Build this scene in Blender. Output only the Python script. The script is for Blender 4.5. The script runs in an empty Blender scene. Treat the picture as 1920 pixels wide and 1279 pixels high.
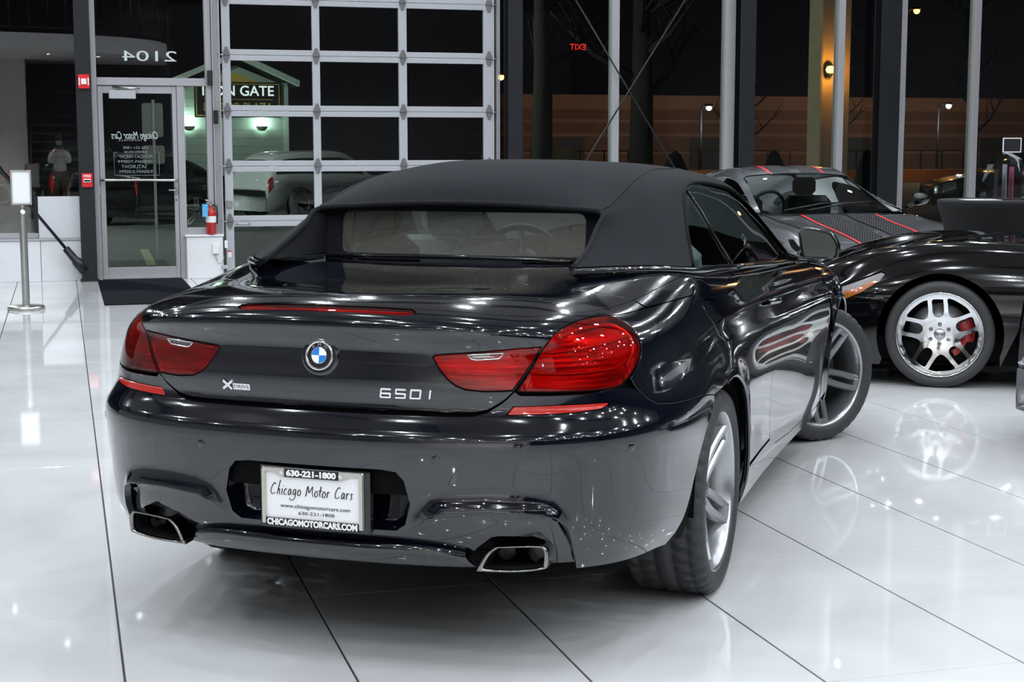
import bpy, bmesh, math, random
import numpy as np
from mathutils import Matrix, Vector
from mathutils.geometry import delaunay_2d_cdt
random.seed(7); rng = np.random.default_rng(7)
scene = bpy.context.scene; COL = scene.collection
PI = math.pi
# ---------------------------------------------------------------- camera
EYE = 1.46
cam_data = bpy.data.cameras.new('camera'); cam = bpy.data.objects.new('camera', cam_data); COL.objects.link(cam)
cam_data.sensor_fit = 'HORIZONTAL'; cam_data.sensor_width = 36.0; cam_data.lens = 2910.57 / 1920 * 36.0
cam_data.clip_start = 0.05; cam_data.clip_end = 400
cam.matrix_world = (Matrix.Translation((0, 0, EYE)) @ Matrix.Rotation(-.283289, 4, 'Z')
                    @ Matrix.Rotation(PI/2 - .124373, 4, 'X') @ Matrix.Rotation(.0021, 4, 'Y'))
scene.camera = cam
# ---------------------------------------------------------------- world (night sky) and view
world = bpy.data.worlds.new('night_sky'); scene.world = world; world.use_nodes = True
world.node_tree.nodes['Background'].inputs['Color'].default_value = (.010, .009, .012, 1)
world.node_tree.nodes['Background'].inputs['Strength'].default_value = .25
scene.view_settings.view_transform = 'Standard'; scene.view_settings.look = 'None'
scene.view_settings.exposure = 0.0; scene.view_settings.gamma = 1.0
scene.view_settings.use_curve_mapping = False
scene.cycles.max_bounces = 8; scene.cycles.transparent_max_bounces = 24
scene.cycles.glossy_bounces = 5; scene.cycles.diffuse_bounces = 3; scene.cycles.transmission_bounces = 6
scene.cycles.caustics_reflective = False; scene.cycles.caustics_refractive = False
scene.cycles.sample_clamp_indirect = 25.0
scene.cycles.use_denoising = True
# ---------------------------------------------------------------- showroom lamps (positions reused by the fixtures further down)
CEIL = 6.2
LAMPS = []
for ix in range(-3, 7):
    for iy in range(-5, 9):
        LAMPS.append((ix * 1.9 + .55 * ((iy * 7 + ix * 3) % 3 - 1) + .4, iy * 2.0 + .45 * ((ix * 5 + iy) % 3 - 1) + .6))
LAMP_POWER = 83.0
LAMP_COLOR = (.88, .94, 1.0)
# ---------------------------------------------------------------- numeric surface helpers
def nspline(t, y):
    """natural cubic spline through (t, y[..., k]); returns evaluator"""
    t = np.asarray(t, float); y = np.asarray(y, float); n = len(t)
    y2 = y.reshape(n, -1); h = np.diff(t)
    A = np.zeros((n, n)); B = np.zeros((n, y2.shape[1])); A[0, 0] = A[-1, -1] = 1
    for i in range(1, n - 1):
        A[i, i-1] = h[i-1]; A[i, i] = 2 * (h[i-1] + h[i]); A[i, i+1] = h[i]
        B[i] = 6 * ((y2[i+1] - y2[i]) / h[i] - (y2[i] - y2[i-1]) / h[i-1])
    M = np.linalg.solve(A, B)
    def ev(x):
        x = np.atleast_1d(np.asarray(x, float)); xc = np.clip(x, t[0], t[-1])
        i = np.clip(np.searchsorted(t, xc) - 1, 0, n - 2)
        hh = h[i][:, None]; a = (t[i+1] - xc)[:, None]; b = (xc - t[i])[:, None]
        return (M[i] * a**3 / (6*hh) + M[i+1] * b**3 / (6*hh)
                + (y2[i]/hh - M[i]*hh/6) * a + (y2[i+1]/hh - M[i+1]*hh/6) * b).reshape((len(x),) + y.shape[1:])
    return ev
def sstep(x, a, b):
    t = np.clip((np.asarray(x, float) - a) / (b - a), 0, 1); return t*t*(3 - 2*t)

class BodySurf:
    """car flank + tail as one surface P(u, v): u metres round the plan outline from tail centre, v metres up the profile"""
    PLAN = [(0,-1.145),(.20,-1.138),(.40,-1.115),(.55,-1.08),(.68,-1.025),(.78,-.945),(.855,-.84),(.90,-.72),(.925,-.58),(.94,-.40),
            (.947,-.15),(.947,.15),(.94,.5),(.93,.9),(.925,1.4),(.93,1.9),(.94,2.4),(.952,2.85),(.935,3.15),(.87,3.40),(.74,3.57),(.5,3.69),(.2,3.745),(0,3.75)]
    REAR = [(.075,.300),(.035,.36),(.014,.46),(.004,.58),(0,.672),(.012,.691),(.060,.738),(.062,.767),(.057,.81),(.063,.87),(.064,.925),(.042,.970),(.060,1.001),(.112,1.024)]
    CORN = [(.060,.300),(.032,.36),(.016,.46),(.006,.58),(0,.678),(.009,.700),(.034,.748),(.043,.785),(.050,.825),(.062,.875),(.082,.92),(.118,.955),(.160,.980),(.205,.998)]
    SIDE = [(.045,.185),(.018,.28),(.006,.43),(.001,.58),(0,.690),(.006,.755),(.021,.82),(.034,.87),(.043,.908),(.056,.933),(.072,.964),(.094,.998),(.120,1.027),(.156,1.050)]
    def __init__(s):
        P = np.array(s.PLAN, float)
        # mirrored ends for a smooth join at both centres
        Pm = np.concatenate([P[3:0:-1] * [-1, 1], P, P[-2:-5:-1] * [-1, 1]])
        L = np.concatenate([[0], np.cumsum(np.hypot(*np.diff(Pm, axis=0).T))]); L -= L[3]
        s.plan = nspline(L, Pm); s.U = L[3:-3]; s.umax = s.U[-1]
        pr = [np.array(q) for q in (s.REAR, s.CORN, s.SIDE)]
        m = (pr[0] + pr[2]) / 2
        s.V = np.concatenate([[0], np.cumsum(np.hypot(*np.diff(m, axis=0).T))])
        s.prof = [nspline(s.V, q) for q in pr]; s.vmax = s.V[-1]
    def __call__(s, u, v):
        u = np.atleast_1d(np.asarray(u, float)); v = np.atleast_1d(np.asarray(v, float))
        sg = np.where(u < 0, -1., 1.); u = np.abs(u)
        c = s.plan(u); t = s.plan(u + 1e-3) - s.plan(u - 1e-3); t /= np.linalg.norm(t, axis=1)[:, None]
        n_in = np.stack([-t[:, 1], t[:, 0]], 1)
        wr = 1 - sstep(u, .45, 1.0); ws = sstep(u, 1.1, 1.9); wc = 1 - wr - ws
        q = sum(w[:, None] * f(v) for w, f in zip((wr, wc, ws), s.prof))
        d, z = q[:, 0].copy(), q[:, 1].copy()
        y = c[:, 1]; x = c[:, 0]
        up = np.clip((z - .70) / .35, 0, 2)
        # crown of the tail, falling beltline towards the nose
        z -= wr * np.clip(up, 0, 1)**2 * .030 * np.clip(np.abs(x) / .6, 0, 1)**2
        k = np.interp(y, [-1.2,-.6,.1,.8,2.0,2.5,2.9,3.3,3.6,3.8], [0,0,0,-.03,-.085,-.11,-.14,-.20,-.27,-.30])
        z += k * up * ws
        # flared wheel arches
        for yc, a in ((0., .012), (2.855, .012)):
            r = np.hypot(y - yc, z - .337)
            d -= a * np.exp(-((r - .375) / .055)**2) * ws * (z < .9)
        # brow over the arched cut of the bumper
        va = np.interp(u, [.25,.295,.335,.377,.494,.60,.655,.695,.723,.745], [.146,.172,.208,.226,.236,.231,.222,.206,.173,.11]); dv = v - va
        d -= .020 * np.where(dv > 0, np.exp(-(dv / .032)**2), np.exp(-(dv / .012)**2)) * sstep(u, .26, .36) * (1 - sstep(u, .66, .76))
        # scooped flank low on the doors
        d += .004 * np.exp(-((z - .42) / .13)**2) * sstep(y, .45, .8) * (1 - sstep(y, 1.9, 2.3)) * ws
        return np.stack([sg * (x + n_in[:, 0] * d), y + n_in[:, 1] * d, z], 1)
    def normal(s, u, v, e=2e-3):
        u = np.atleast_1d(u); v = np.atleast_1d(v)
        a = s(u + e, v) - s(u - e, v); b = s(u, np.clip(v + e, 0, s.vmax)) - s(u, np.clip(v - e, 0, s.vmax))
        n = np.cross(a, b); return n / np.linalg.norm(n, axis=1)[:, None]

class NetSurf:
    """smooth surface through a net of 3-D points, P(b, a): b row index, a column index; mirrored about x = 0 for a < 0"""
    def __init__(s, net, mirror=True):
        N = np.array(net, float)                       # rows, cols, 3
        if mirror:
            L = N[:, 1:3][:, ::-1] * [-1, 1, 1]; N = np.concatenate([L, N], 1); s.o = 2
        else: s.o = 0
        s.N = N; s.R, s.C = N.shape[:2]; s.fr = nspline(np.arange(s.R), N)
        # cubic spline basis along the columns
        s.basis = nspline(np.arange(s.C), np.eye(s.C)); s.mirror = mirror
    def __call__(s, b, a):
        b = np.atleast_1d(np.asarray(b, float)); a = np.atleast_1d(np.asarray(a, float)); sg = np.where(a < 0, -1., 1.)
        if not s.mirror: sg = np.ones_like(a)
        rows = s.fr(b); w = s.basis(np.abs(a) + s.o if s.mirror else a)
        P = np.einsum('nc,nck->nk', w, rows); P[:, 0] *= sg; return P
    def normal(s, b, a, e=.01):
        b = np.atleast_1d(np.asarray(b, float)); a = np.atleast_1d(np.asarray(a, float))
        lo = None if s.mirror else 0; hi = s.C - 1 - s.o
        B0, B1 = np.clip(b - e, 0, s.R - 1), np.clip(b + e, 0, s.R - 1)
        A0, A1 = np.clip(a - e, -hi if s.mirror else 0, hi), np.clip(a + e, -hi if s.mirror else 0, hi)
        n = np.cross(s(b, A1) - s(b, A0), s(B1, a) - s(B0, a)); return n / (np.linalg.norm(n, axis=1)[:, None] + 1e-12)

GREEN = [
 [(0,-.02,1.275),(.20,-.02,1.272),(.38,-.02,1.263),(.515,-.02,1.250),(.527,-.10,1.205),(.535,-.24,1.145),(.530,-.41,1.094)],
 [(0,.08,1.340),(.20,.08,1.334),(.38,.08,1.309),(.520,.06,1.266),(.565,0.0,1.210),(.610,-.11,1.142),(.650,-.235,1.090)],
 [(0,.25,1.388),(.20,.25,1.381),(.38,.25,1.352),(.518,.23,1.302),(.600,.16,1.234),(.672,.05,1.146),(.735,-.06,1.080)],
 [(0,.45,1.410),(.20,.45,1.406),(.38,.45,1.378),(.530,.43,1.338),(.636,.39,1.278),(.725,.26,1.168),(.795,.10,1.066)],
 [(0,.80,1.412),(.20,.80,1.409),(.38,.80,1.393),(.545,.79,1.360),(.650,.78,1.310),(.742,.75,1.175),(.805,.72,1.030)],
 [(0,1.20,1.402),(.20,1.20,1.399),(.38,1.20,1.384),(.550,1.19,1.352),(.660,1.20,1.300),(.752,1.16,1.160),(.805,1.12,1.008)],
 [(0,1.60,1.368),(.20,1.60,1.365),(.38,1.60,1.352),(.545,1.61,1.322),(.668,1.62,1.258),(.755,1.56,1.120),(.805,1.50,.985)],
 [(0,2.04,1.175),(.20,2.04,1.173),(.38,2.03,1.163),(.570,2.02,1.135),(.715,2.02,1.105),(.775,1.96,1.030),(.807,1.90,.968)],
 [(0,2.58,.925),(.20,2.57,.925),(.38,2.53,.925),(.570,2.47,.925),(.750,2.43,.935),(.785,2.40,.940),(.810,2.38,.945)]]
# ---------------------------------------------------------------- materials
MATS = {}
def mat(name, color, rough=.5, metal=0., coat=0., coat_rough=.03, spec=.5, emit=None, estr=0., noise=None, bump=None, ior=1.5, sheen=0., var=None, coat_ior=1.5, aniso=0.):
    m = bpy.data.materials.new(name); m.use_nodes = True; nt = m.node_tree; b = nt.nodes['Principled BSDF']
    b.inputs['Base Color'].default_value = (*color, 1); b.inputs['Roughness'].default_value = rough
    b.inputs['Metallic'].default_value = metal; b.inputs['Coat Weight'].default_value = coat
    b.inputs['Coat Roughness'].default_value = coat_rough; b.inputs['Coat IOR'].default_value = coat_ior
    b.inputs['Specular IOR Level'].default_value = spec; b.inputs['IOR'].default_value = ior
    b.inputs['Sheen Weight'].default_value = sheen
    if emit: b.inputs['Emission Color'].default_value = (*emit, 1); b.inputs['Emission Strength'].default_value = estr
    if var or bump:
        tc = nt.nodes.new('ShaderNodeTexCoord')
    if var:   # (scale, amount) gentle tonal variation
        n = nt.nodes.new('ShaderNodeTexNoise'); n.inputs['Scale'].default_value = var[0]; n.inputs['Detail'].default_value = 5
        nt.links.new(tc.outputs['Object'], n.inputs['Vector'])
        r = nt.nodes.new('ShaderNodeMapRange'); r.inputs[1].default_value = .3; r.inputs[2].default_value = .7
        r.inputs[3].default_value = 1 - var[1]; r.inputs[4].default_value = 1 + var[1]
        nt.links.new(n.outputs['Fac'], r.inputs[0])
        mx = nt.nodes.new('ShaderNodeVectorMath'); mx.operation = 'SCALE'; mx.inputs[0].default_value = color
        nt.links.new(r.outputs[0], mx.inputs['Scale']); nt.links.new(mx.outputs[0], b.inputs['Base Color'])
    if bump:  # (scale, strength)
        n2 = nt.nodes.new('ShaderNodeTexNoise'); n2.inputs['Scale'].default_value = bump[0]; n2.inputs['Detail'].default_value = 3
        nt.links.new(tc.outputs['Object'], n2.inputs['Vector'])
        bp = nt.nodes.new('ShaderNodeBump'); bp.inputs['Strength'].default_value = bump[1]; bp.inputs['Distance'].default_value = .002
        nt.links.new(n2.outputs['Fac'], bp.inputs['Height']); nt.links.new(bp.outputs[0], b.inputs['Normal'])
    MATS[name] = m; return m
def glass_mat(name, tint, ior=1.5, rough=0.0, refl=(1, 1, 1), haze=None):
    """thin pane: fresnel mix of a mirror and a tinted see-through"""
    m = bpy.data.materials.new(name); m.use_nodes = True; nt = m.node_tree; nt.nodes.clear()
    o = nt.nodes.new('ShaderNodeOutputMaterial'); mx = nt.nodes.new('ShaderNodeMixShader'); fr = nt.nodes.new('ShaderNodeFresnel')
    t = nt.nodes.new('ShaderNodeBsdfTransparent'); g = nt.nodes.new('ShaderNodeBsdfGlossy')
    fr.inputs['IOR'].default_value = ior; t.inputs['Color'].default_value = (*tint, 1)
    g.inputs['Roughness'].default_value = rough; g.inputs['Color'].default_value = (*refl, 1)
    nt.links.new(fr.outputs[0], mx.inputs[0]); nt.links.new(t.outputs[0], mx.inputs[1]); nt.links.new(g.outputs[0], mx.inputs[2])
    if haze:   # dried drops, and a pale film painting the screen's hazy brightness into its colour
        df = nt.nodes.new('ShaderNodeBsdfDiffuse'); df.inputs[0].default_value = (*haze[0], 1); m2 = nt.nodes.new('ShaderNodeMixShader')
        tc = nt.nodes.new('ShaderNodeTexCoord'); vn = nt.nodes.new('ShaderNodeTexVoronoi'); vn.inputs['Scale'].default_value = 95.
        rp = nt.nodes.new('ShaderNodeMapRange'); rp.inputs[1].default_value = .10; rp.inputs[2].default_value = .22; rp.inputs[3].default_value = haze[1] * 2.6; rp.inputs[4].default_value = haze[1]
        nt.links.new(tc.outputs['Object'], vn.inputs['Vector']); nt.links.new(vn.outputs['Distance'], rp.inputs[0]); nt.links.new(rp.outputs[0], m2.inputs[0])
        nt.links.new(t.outputs[0], m2.inputs[1]); nt.links.new(df.outputs[0], m2.inputs[2]); nt.links.new(m2.outputs[0], mx.inputs[1])
    nt.links.new(mx.outputs[0], o.inputs[0]); MATS[name] = m; return m
def emit_mat(name, color, strength):
    m = bpy.data.materials.new(name); m.use_nodes = True; nt = m.node_tree; nt.nodes.clear()
    o = nt.nodes.new('ShaderNodeOutputMaterial'); e = nt.nodes.new('ShaderNodeEmission')
    e.inputs[0].default_value = (*color, 1); e.inputs[1].default_value = strength
    nt.links.new(e.outputs[0], o.inputs[0]); MATS[name] = m; return m

mat('paint_black', (.0016, .0021, .0060), .10, metal=.0, coat=1., coat_rough=.0, spec=.35, coat_ior=1.6)
mat('paint_viper', (.0018, .0018, .0022), .10, coat=1., coat_rough=.0, spec=.3, coat_ior=1.5)
mat('paint_grey', (.13, .135, .145), .32, metal=.75, coat=1., coat_rough=.03)
mat('gap_black', (.002, .002, .002), .8, spec=.1)
mat('gloss_black', (.003, .003, .0035), .12, coat=.6)
mat('matt_black', (.008, .008, .009), .55)
mat('rubber', (.028, .028, .029), .62, bump=(220, .25))
mat('fabric_top', (.0090, .0096, .0128), .95, sheen=.0, bump=(900, .5), var=(30, .10), spec=.2)
mat('chrome', (.82, .83, .85), .06, metal=1.)
mat('steel_dark', (.30, .29, .28), .18, metal=1.)
mat('silver', (.44, .45, .47), .28, metal=.9, coat=.5)
mat('brushed', (.55, .54, .52), .32, metal=1.)
mat('alu_frame', (.42, .41, .43), .42, metal=.35)
mat('alu_light', (.47, .48, .51), .40, metal=.25)
mat('column_black', (.010, .011, .014), .38, bump=(60, .15))
mat('white_wall', (.70, .70, .70), .45, var=(3, .03))
mat('white_paint', (.74, .75, .77), .55, var=(2, .03))
mat('white_plate', (.82, .82, .82), .35)
mat('plate_frame', (.62, .60, .52), .25, metal=.8)
mat('black_print', (.006, .006, .008), .4)
mat('white_print', (.85, .85, .85), .4)
mat('blue_print', (.02, .20, .62), .25, coat=.6)
mat('red_paint', (.45, .012, .014), .35, coat=.4)
mat('red_bright', (.75, .02, .03), .35)
mat('amber', (.8, .22, .01), .2, coat=1.)
mat('skin', (.55, .33, .24), .5)
mat('leather_light', (.50, .58, .60), .5, var=(9, .06))
mat('dark_trim', (.012, .012, .013), .45)
mat('brake_red', (.35, .008, .010), .3, coat=.5)
mat('hinge_grey', (.16, .16, .17), .5, metal=.3)
mat('disc_steel', (.20, .19, .19), .35, metal=.9)
# red lamp glass: clear red lens over textured reflector
def lamp_mat(name, col, col2, emis):
    m = bpy.data.materials.new(name); m.use_nodes = True; nt = m.node_tree; b = nt.nodes['Principled BSDF']
    tc = nt.nodes.new('ShaderNodeTexCoord'); n = nt.nodes.new('ShaderNodeTexNoise')
    mp = nt.nodes.new('ShaderNodeMapping'); mp.inputs['Scale'].default_value = (5, 5, 26)
    n.inputs['Scale'].default_value = 1.0; n.inputs['Detail'].default_value = 4
    nt.links.new(tc.outputs['Object'], mp.inputs[0]); nt.links.new(mp.outputs[0], n.inputs['Vector'])
    cr = nt.nodes.new('ShaderNodeValToRGB'); cr.color_ramp.elements[0].position = .35; cr.color_ramp.elements[0].color = (*col2, 1)
    cr.color_ramp.elements[1].position = .65; cr.color_ramp.elements[1].color = (*col, 1)
    nt.links.new(n.outputs['Fac'], cr.inputs[0]); nt.links.new(cr.outputs[0], b.inputs['Base Color'])
    b.inputs['Roughness'].default_value = .22; b.inputs['Coat Weight'].default_value = 1.; b.inputs['Coat Roughness'].default_value = .02; b.inputs['Metallic'].default_value = emis
    wv = nt.nodes.new('ShaderNodeTexWave'); wv.bands_direction = 'Z'; wv.inputs['Scale'].default_value = 22.; wv.inputs['Distortion'].default_value = 1.5; nt.links.new(tc.outputs['Object'], wv.inputs['Vector'])
    bp = nt.nodes.new('ShaderNodeBump'); bp.inputs['Strength'].default_value = .3; bp.inputs['Distance'].default_value = .004; nt.links.new(wv.outputs['Fac'], bp.inputs['Height']); nt.links.new(bp.outputs[0], b.inputs['Normal'])
    MATS[name] = m
lamp_mat('lens_red', (.80, .018, .014), (.26, .005, .006), .35)
lamp_mat('reflector_red', (.50, .016, .007), (.40, .010, .005), 0)
lamp_mat('lens_bright', (1.0, .30, .16), (.75, .12, .06), .6)
glass_mat('red_cover', (.92, .16, .13), 1.5)
glass_mat('car_glass', (.60, .68, .66), 1.5)
glass_mat('rear_glass', (.66, .70, .62), 1.7, haze=((.50, .49, .42), .16))
glass_mat('window_glass', (.78, .84, .81), 1.85)
glass_mat('clear_acrylic', (.93, .93, .95), 1.45)
glass_mat('mirror_glass', (.01, .012, .011), 2.4, refl=(.30, .36, .33))

# ---------------------------------------------------------------- object helpers
def tag(o, label=None, cat=None, group=None, kind=None):
    if label: o['label'] = label
    if cat: o['category'] = cat
    if group: o['group'] = group
    if kind: o['kind'] = kind
    return o
def empty(name, loc=(0, 0, 0), rz=0., label=None, cat=None, group=None):
    o = bpy.data.objects.new(name, None); COL.objects.link(o); o.location = loc; o.rotation_euler = (0, 0, rz)
    o.empty_display_size = .1
    return tag(o, label, cat, group)
def obj(name, me, m=None, parent=None, loc=None, rot=None):
    o = bpy.data.objects.new(name, me); COL.objects.link(o)
    if m is not None and me is not None and not me.materials: me.materials.append(MATS[m] if isinstance(m, str) else m)
    if parent is not None: o.parent = parent
    if loc is not None: o.location = loc
    if rot is not None: o.rotation_euler = rot
    return o
def mesh(name, verts, faces, smooth=False, normals=None):
    me = bpy.data.meshes.new(name); me.from_pydata([tuple(map(float, v)) for v in verts], [], [tuple(map(int, f)) for f in faces])
    if smooth or normals is not None: me.polygons.foreach_set('use_smooth', [True] * len(me.polygons))
    if normals is not None: me.normals_split_custom_set_from_vertices([tuple(map(float, n)) for n in normals])
    me.update(); return me
class MB:
    """collects simple solids into one mesh"""
    def __init__(s): s.v = []; s.f = []; s.sm = []
    def add(s, v, f, smooth=False):
        o = len(s.v); s.v += [tuple(p) for p in v]; s.f += [tuple(i + o for i in q) for q in f]; s.sm += [smooth] * len(f); return s
    def box(s, a, b, bev=0.):
        x0, y0, z0 = a; x1, y1, z1 = b
        if x0 > x1: x0, x1 = x1, x0
        if y0 > y1: y0, y1 = y1, y0
        if z0 > z1: z0, z1 = z1, z0
        if bev <= 0:
            return s.add([(x0,y0,z0),(x1,y0,z0),(x1,y1,z0),(x0,y1,z0),(x0,y0,z1),(x1,y0,z1),(x1,y1,z1),(x0,y1,z1)],
                  [(0,3,2,1),(4,5,6,7),(0,1,5,4),(1,2,6,5),(2,3,7,6),(3,0,4,7)])
        c = min(bev, (x1-x0)/2.01, (y1-y0)/2.01, (z1-z0)/2.01); v = []
        for sx in (0, 1):
            for sy in (0, 1):
                for sz in (0, 1):
                    X, Y, Z = (x0, x1)[sx], (y0, y1)[sy], (z0, z1)[sz]; ix, iy, iz = X + (c, -c)[sx], Y + (c, -c)[sy], Z + (c, -c)[sz]
                    v += [(X, iy, iz), (ix, Y, iz), (ix, iy, Z)]
        g = lambda sx, sy, sz, k: (sx*4 + sy*2 + sz) * 3 + k
        f = []
        for t in (0, 1):
            q = [g(t,0,0,0), g(t,1,0,0), g(t,1,1,0), g(t,0,1,0)]; f.append(q if t else q[::-1])
            q = [g(0,t,0,1), g(1,t,0,1), g(1,t,1,1), g(0,t,1,1)]; f.append(q[::-1] if t else q)
            q = [g(0,0,t,2), g(1,0,t,2), g(1,1,t,2), g(0,1,t,2)]; f.append(q if t else q[::-1])
        for p in (0, 1):
            for q in (0, 1):
                f += [[g(0,p,q,1), g(1,p,q,1), g(1,p,q,2), g(0,p,q,2)], [g(p,0,q,0), g(p,1,q,0), g(p,1,q,2), g(p,0,q,2)],
                      [g(p,q,0,0), g(p,q,1,0), g(p,q,1,1), g(p,q,0,1)]]
        for sx in (0, 1):
            for sy in (0, 1):
                for sz in (0, 1): f.append([g(sx,sy,sz,k) for k in range(3)])
        # consistent outward winding
        ctr = np.array([(x0+x1)/2, (y0+y1)/2, (z0+z1)/2]); V = np.array(v); out = []
        for q in f:
            n = np.cross(V[q[1]] - V[q[0]], V[q[2]] - V[q[0]]); out.append(q if n @ (V[q].mean(0) - ctr) > 0 else q[::-1])
        return s.add(v, out)
    def tube(s, pts, r, n=10, cap=True, closed=False):
        P = [np.array(p, float) for p in pts]; N = len(P); R = r if hasattr(r, '__len__') else [r] * N
        T = []
        for i in range(N):
            a = P[(i-1) % N] if (closed or i > 0) else P[i]; b = P[(i+1) % N] if (closed or i < N-1) else P[i]
            t = b - a; T.append(t / (np.linalg.norm(t) + 1e-12))
        up = np.array([0, 0, 1.]) if abs(T[0][2]) < .9 else np.array([1., 0, 0])
        u = np.cross(T[0], up); u /= np.linalg.norm(u); v = []
        for i in range(N):
            u = u - T[i] * (u @ T[i]); u /= np.linalg.norm(u); w = np.cross(T[i], u)
            for k in range(n):
                a = 2 * PI * k / n; v.append(tuple(P[i] + R[i] * (math.cos(a) * u + math.sin(a) * w)))
        f = []; M = N if closed else N - 1
        for i in range(M):
            for k in range(n):
                j = (i + 1) % N; f.append((i*n + k, i*n + (k+1) % n, j*n + (k+1) % n, j*n + k))
        s.add(v, f, True)
        if cap and not closed:
            o = len(s.v) - N * n; s.f += [tuple(o + k for k in range(n))[::-1], tuple(o + (N-1)*n + k for k in range(n))]; s.sm += [False, False]
        return s
    def cyl(s, a, b, r, n=20, r2=None): return s.tube([a, b], [r, r if r2 is None else r2], n)
    def lathe(s, prof, n=48, axis='z', center=(0, 0, 0), a0=0., a1=2*PI, smooth=True):
        full = abs(a1 - a0 - 2*PI) < 1e-6; m = n if full else n + 1; v = []; K = len(prof)
        for i in range(m):
            a = a0 + (a1 - a0) * i / n; c, q = math.cos(a), math.sin(a)
            for (r, h) in prof:
                p = {'z': (r*c, r*q, h), 'x': (h, r*c, r*q), 'y': (r*c, h, r*q)}[axis]
                v.append((p[0] + center[0], p[1] + center[1], p[2] + center[2]))
        f = []
        for i in range(n):
            j = (i + 1) % m
            for k in range(K - 1): f.append((i*K + k, j*K + k, j*K + k + 1, i*K + k + 1))
        return s.add(v, f, smooth)
    def prism(s, poly, h0, h1, axis='y'):
        """extrude a 2-D polygon; axis 'y': poly=(x,z), 'z': (x,y), 'x': (y,z)"""
        n = len(poly); mk = {'y': lambda p, h: (p[0], h, p[1]), 'z': lambda p, h: (p[0], p[1], h), 'x': lambda p, h: (h, p[0], p[1])}[axis]
        v = [mk(p, h0) for p in poly] + [mk(p, h1) for p in poly]
        f = [tuple(range(n)), tuple(range(2*n - 1, n - 1, -1))] + [(i, i + n, (i+1) % n + n, (i+1) % n) for i in range(n)]
        return s.add(v, f)
    def xform(s, M):
        s.v = [tuple(M @ Vector(p)) for p in s.v]; return s
    def build(s, name, m, parent=None, loc=None, rot=None, fix=False):
        me = mesh(name, s.v, s.f); me.polygons.foreach_set('use_smooth', s.sm)
        if fix:
            bm = bmesh.new(); bm.from_mesh(me); bmesh.ops.recalc_face_normals(bm, faces=bm.faces); bm.to_mesh(me); bm.free()
        return obj(name, me, m, parent, loc, rot)
def text_mesh(txt, size, depth=.001, align='CENTER', shear=0., bold=0., spacing=1.0, width=None):
    cu = bpy.data.curves.new('text', 'FONT'); cu.body = txt; cu.size = size; cu.extrude = depth; cu.align_x = align; cu.align_y = 'CENTER'
    cu.shear = shear; cu.offset = bold; cu.space_character = spacing; cu.resolution_u = 4
    to = bpy.data.objects.new('text', cu); COL.objects.link(to)
    dg = bpy.context.evaluated_depsgraph_get(); me = bpy.data.meshes.new_from_object(to.evaluated_get(dg))
    bpy.data.objects.remove(to); bpy.data.curves.remove(cu)
    if width:
        xs = [v.co.x for v in me.vertices]
        if xs:
            k = width / (max(xs) - min(xs))
            for v in me.vertices: v.co.x *= k
    me.materials.clear(); return me
def pip(poly, p):
    """points in polygon"""
    poly = np.asarray(poly); x, y = p[:, 0], p[:, 1]; c = np.zeros(len(p), bool); n = len(poly); j = n - 1
    for i in range(n):
        xi, yi = poly[i]; xj, yj = poly[j]
        if yi != yj: c ^= ((yi > y) != (yj > y)) & (x < (xj - xi) * (y - yi) / (yj - yi) + xi)
        j = i
    return c
def densify(poly, step, closed=True):
    out = []; n = len(poly)
    for i in range(n if closed else n - 1):
        a = np.array(poly[i], float); b = np.array(poly[(i+1) % n], float); k = max(1, int(math.ceil(np.linalg.norm(b - a) / step)))
        out += [a + (b - a) * t / k for t in range(k)]
    if not closed: out.append(np.array(poly[-1], float))
    return np.array(out)
def smooth_poly(pts, keep=(), n=4):
    """Catmull-Rom through an open run of points"""
    P = [np.array(p, float) for p in pts]; P = [2*P[0] - P[1]] + P + [2*P[-1] - P[-2]]; out = []
    for i in range(1, len(P) - 2):
        p0, p1, p2, p3 = P[i-1:i+3]
        for k in range(n):
            t = k / n; out.append(.5 * (2*p1 + (p2 - p0)*t + (2*p0 - 5*p1 + 4*p2 - p3)*t*t + (3*p1 - p0 - 3*p2 + p3)*t**3))
    out.append(P[-2]); return [tuple(p) for p in out]
def inset(poly, d):
    """shift a closed polygon inwards by d"""
    P = np.asarray(poly, float); n = len(P); area = .5 * np.sum(P[:, 0] * np.roll(P[:, 1], -1) - np.roll(P[:, 0], -1) * P[:, 1])
    sg = 1 if area > 0 else -1; e = np.roll(P, -1, 0) - P; e /= np.linalg.norm(e, axis=1)[:, None] + 1e-12
    nn = np.stack([-e[:, 1], e[:, 0]], 1) * sg; m = nn + np.roll(nn, 1, 0); m /= np.maximum(np.linalg.norm(m, axis=1), 1e-6)[:, None]
    c = np.clip((m * nn).sum(1), .5, 1)[:, None]
    return P + m * d / c
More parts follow.
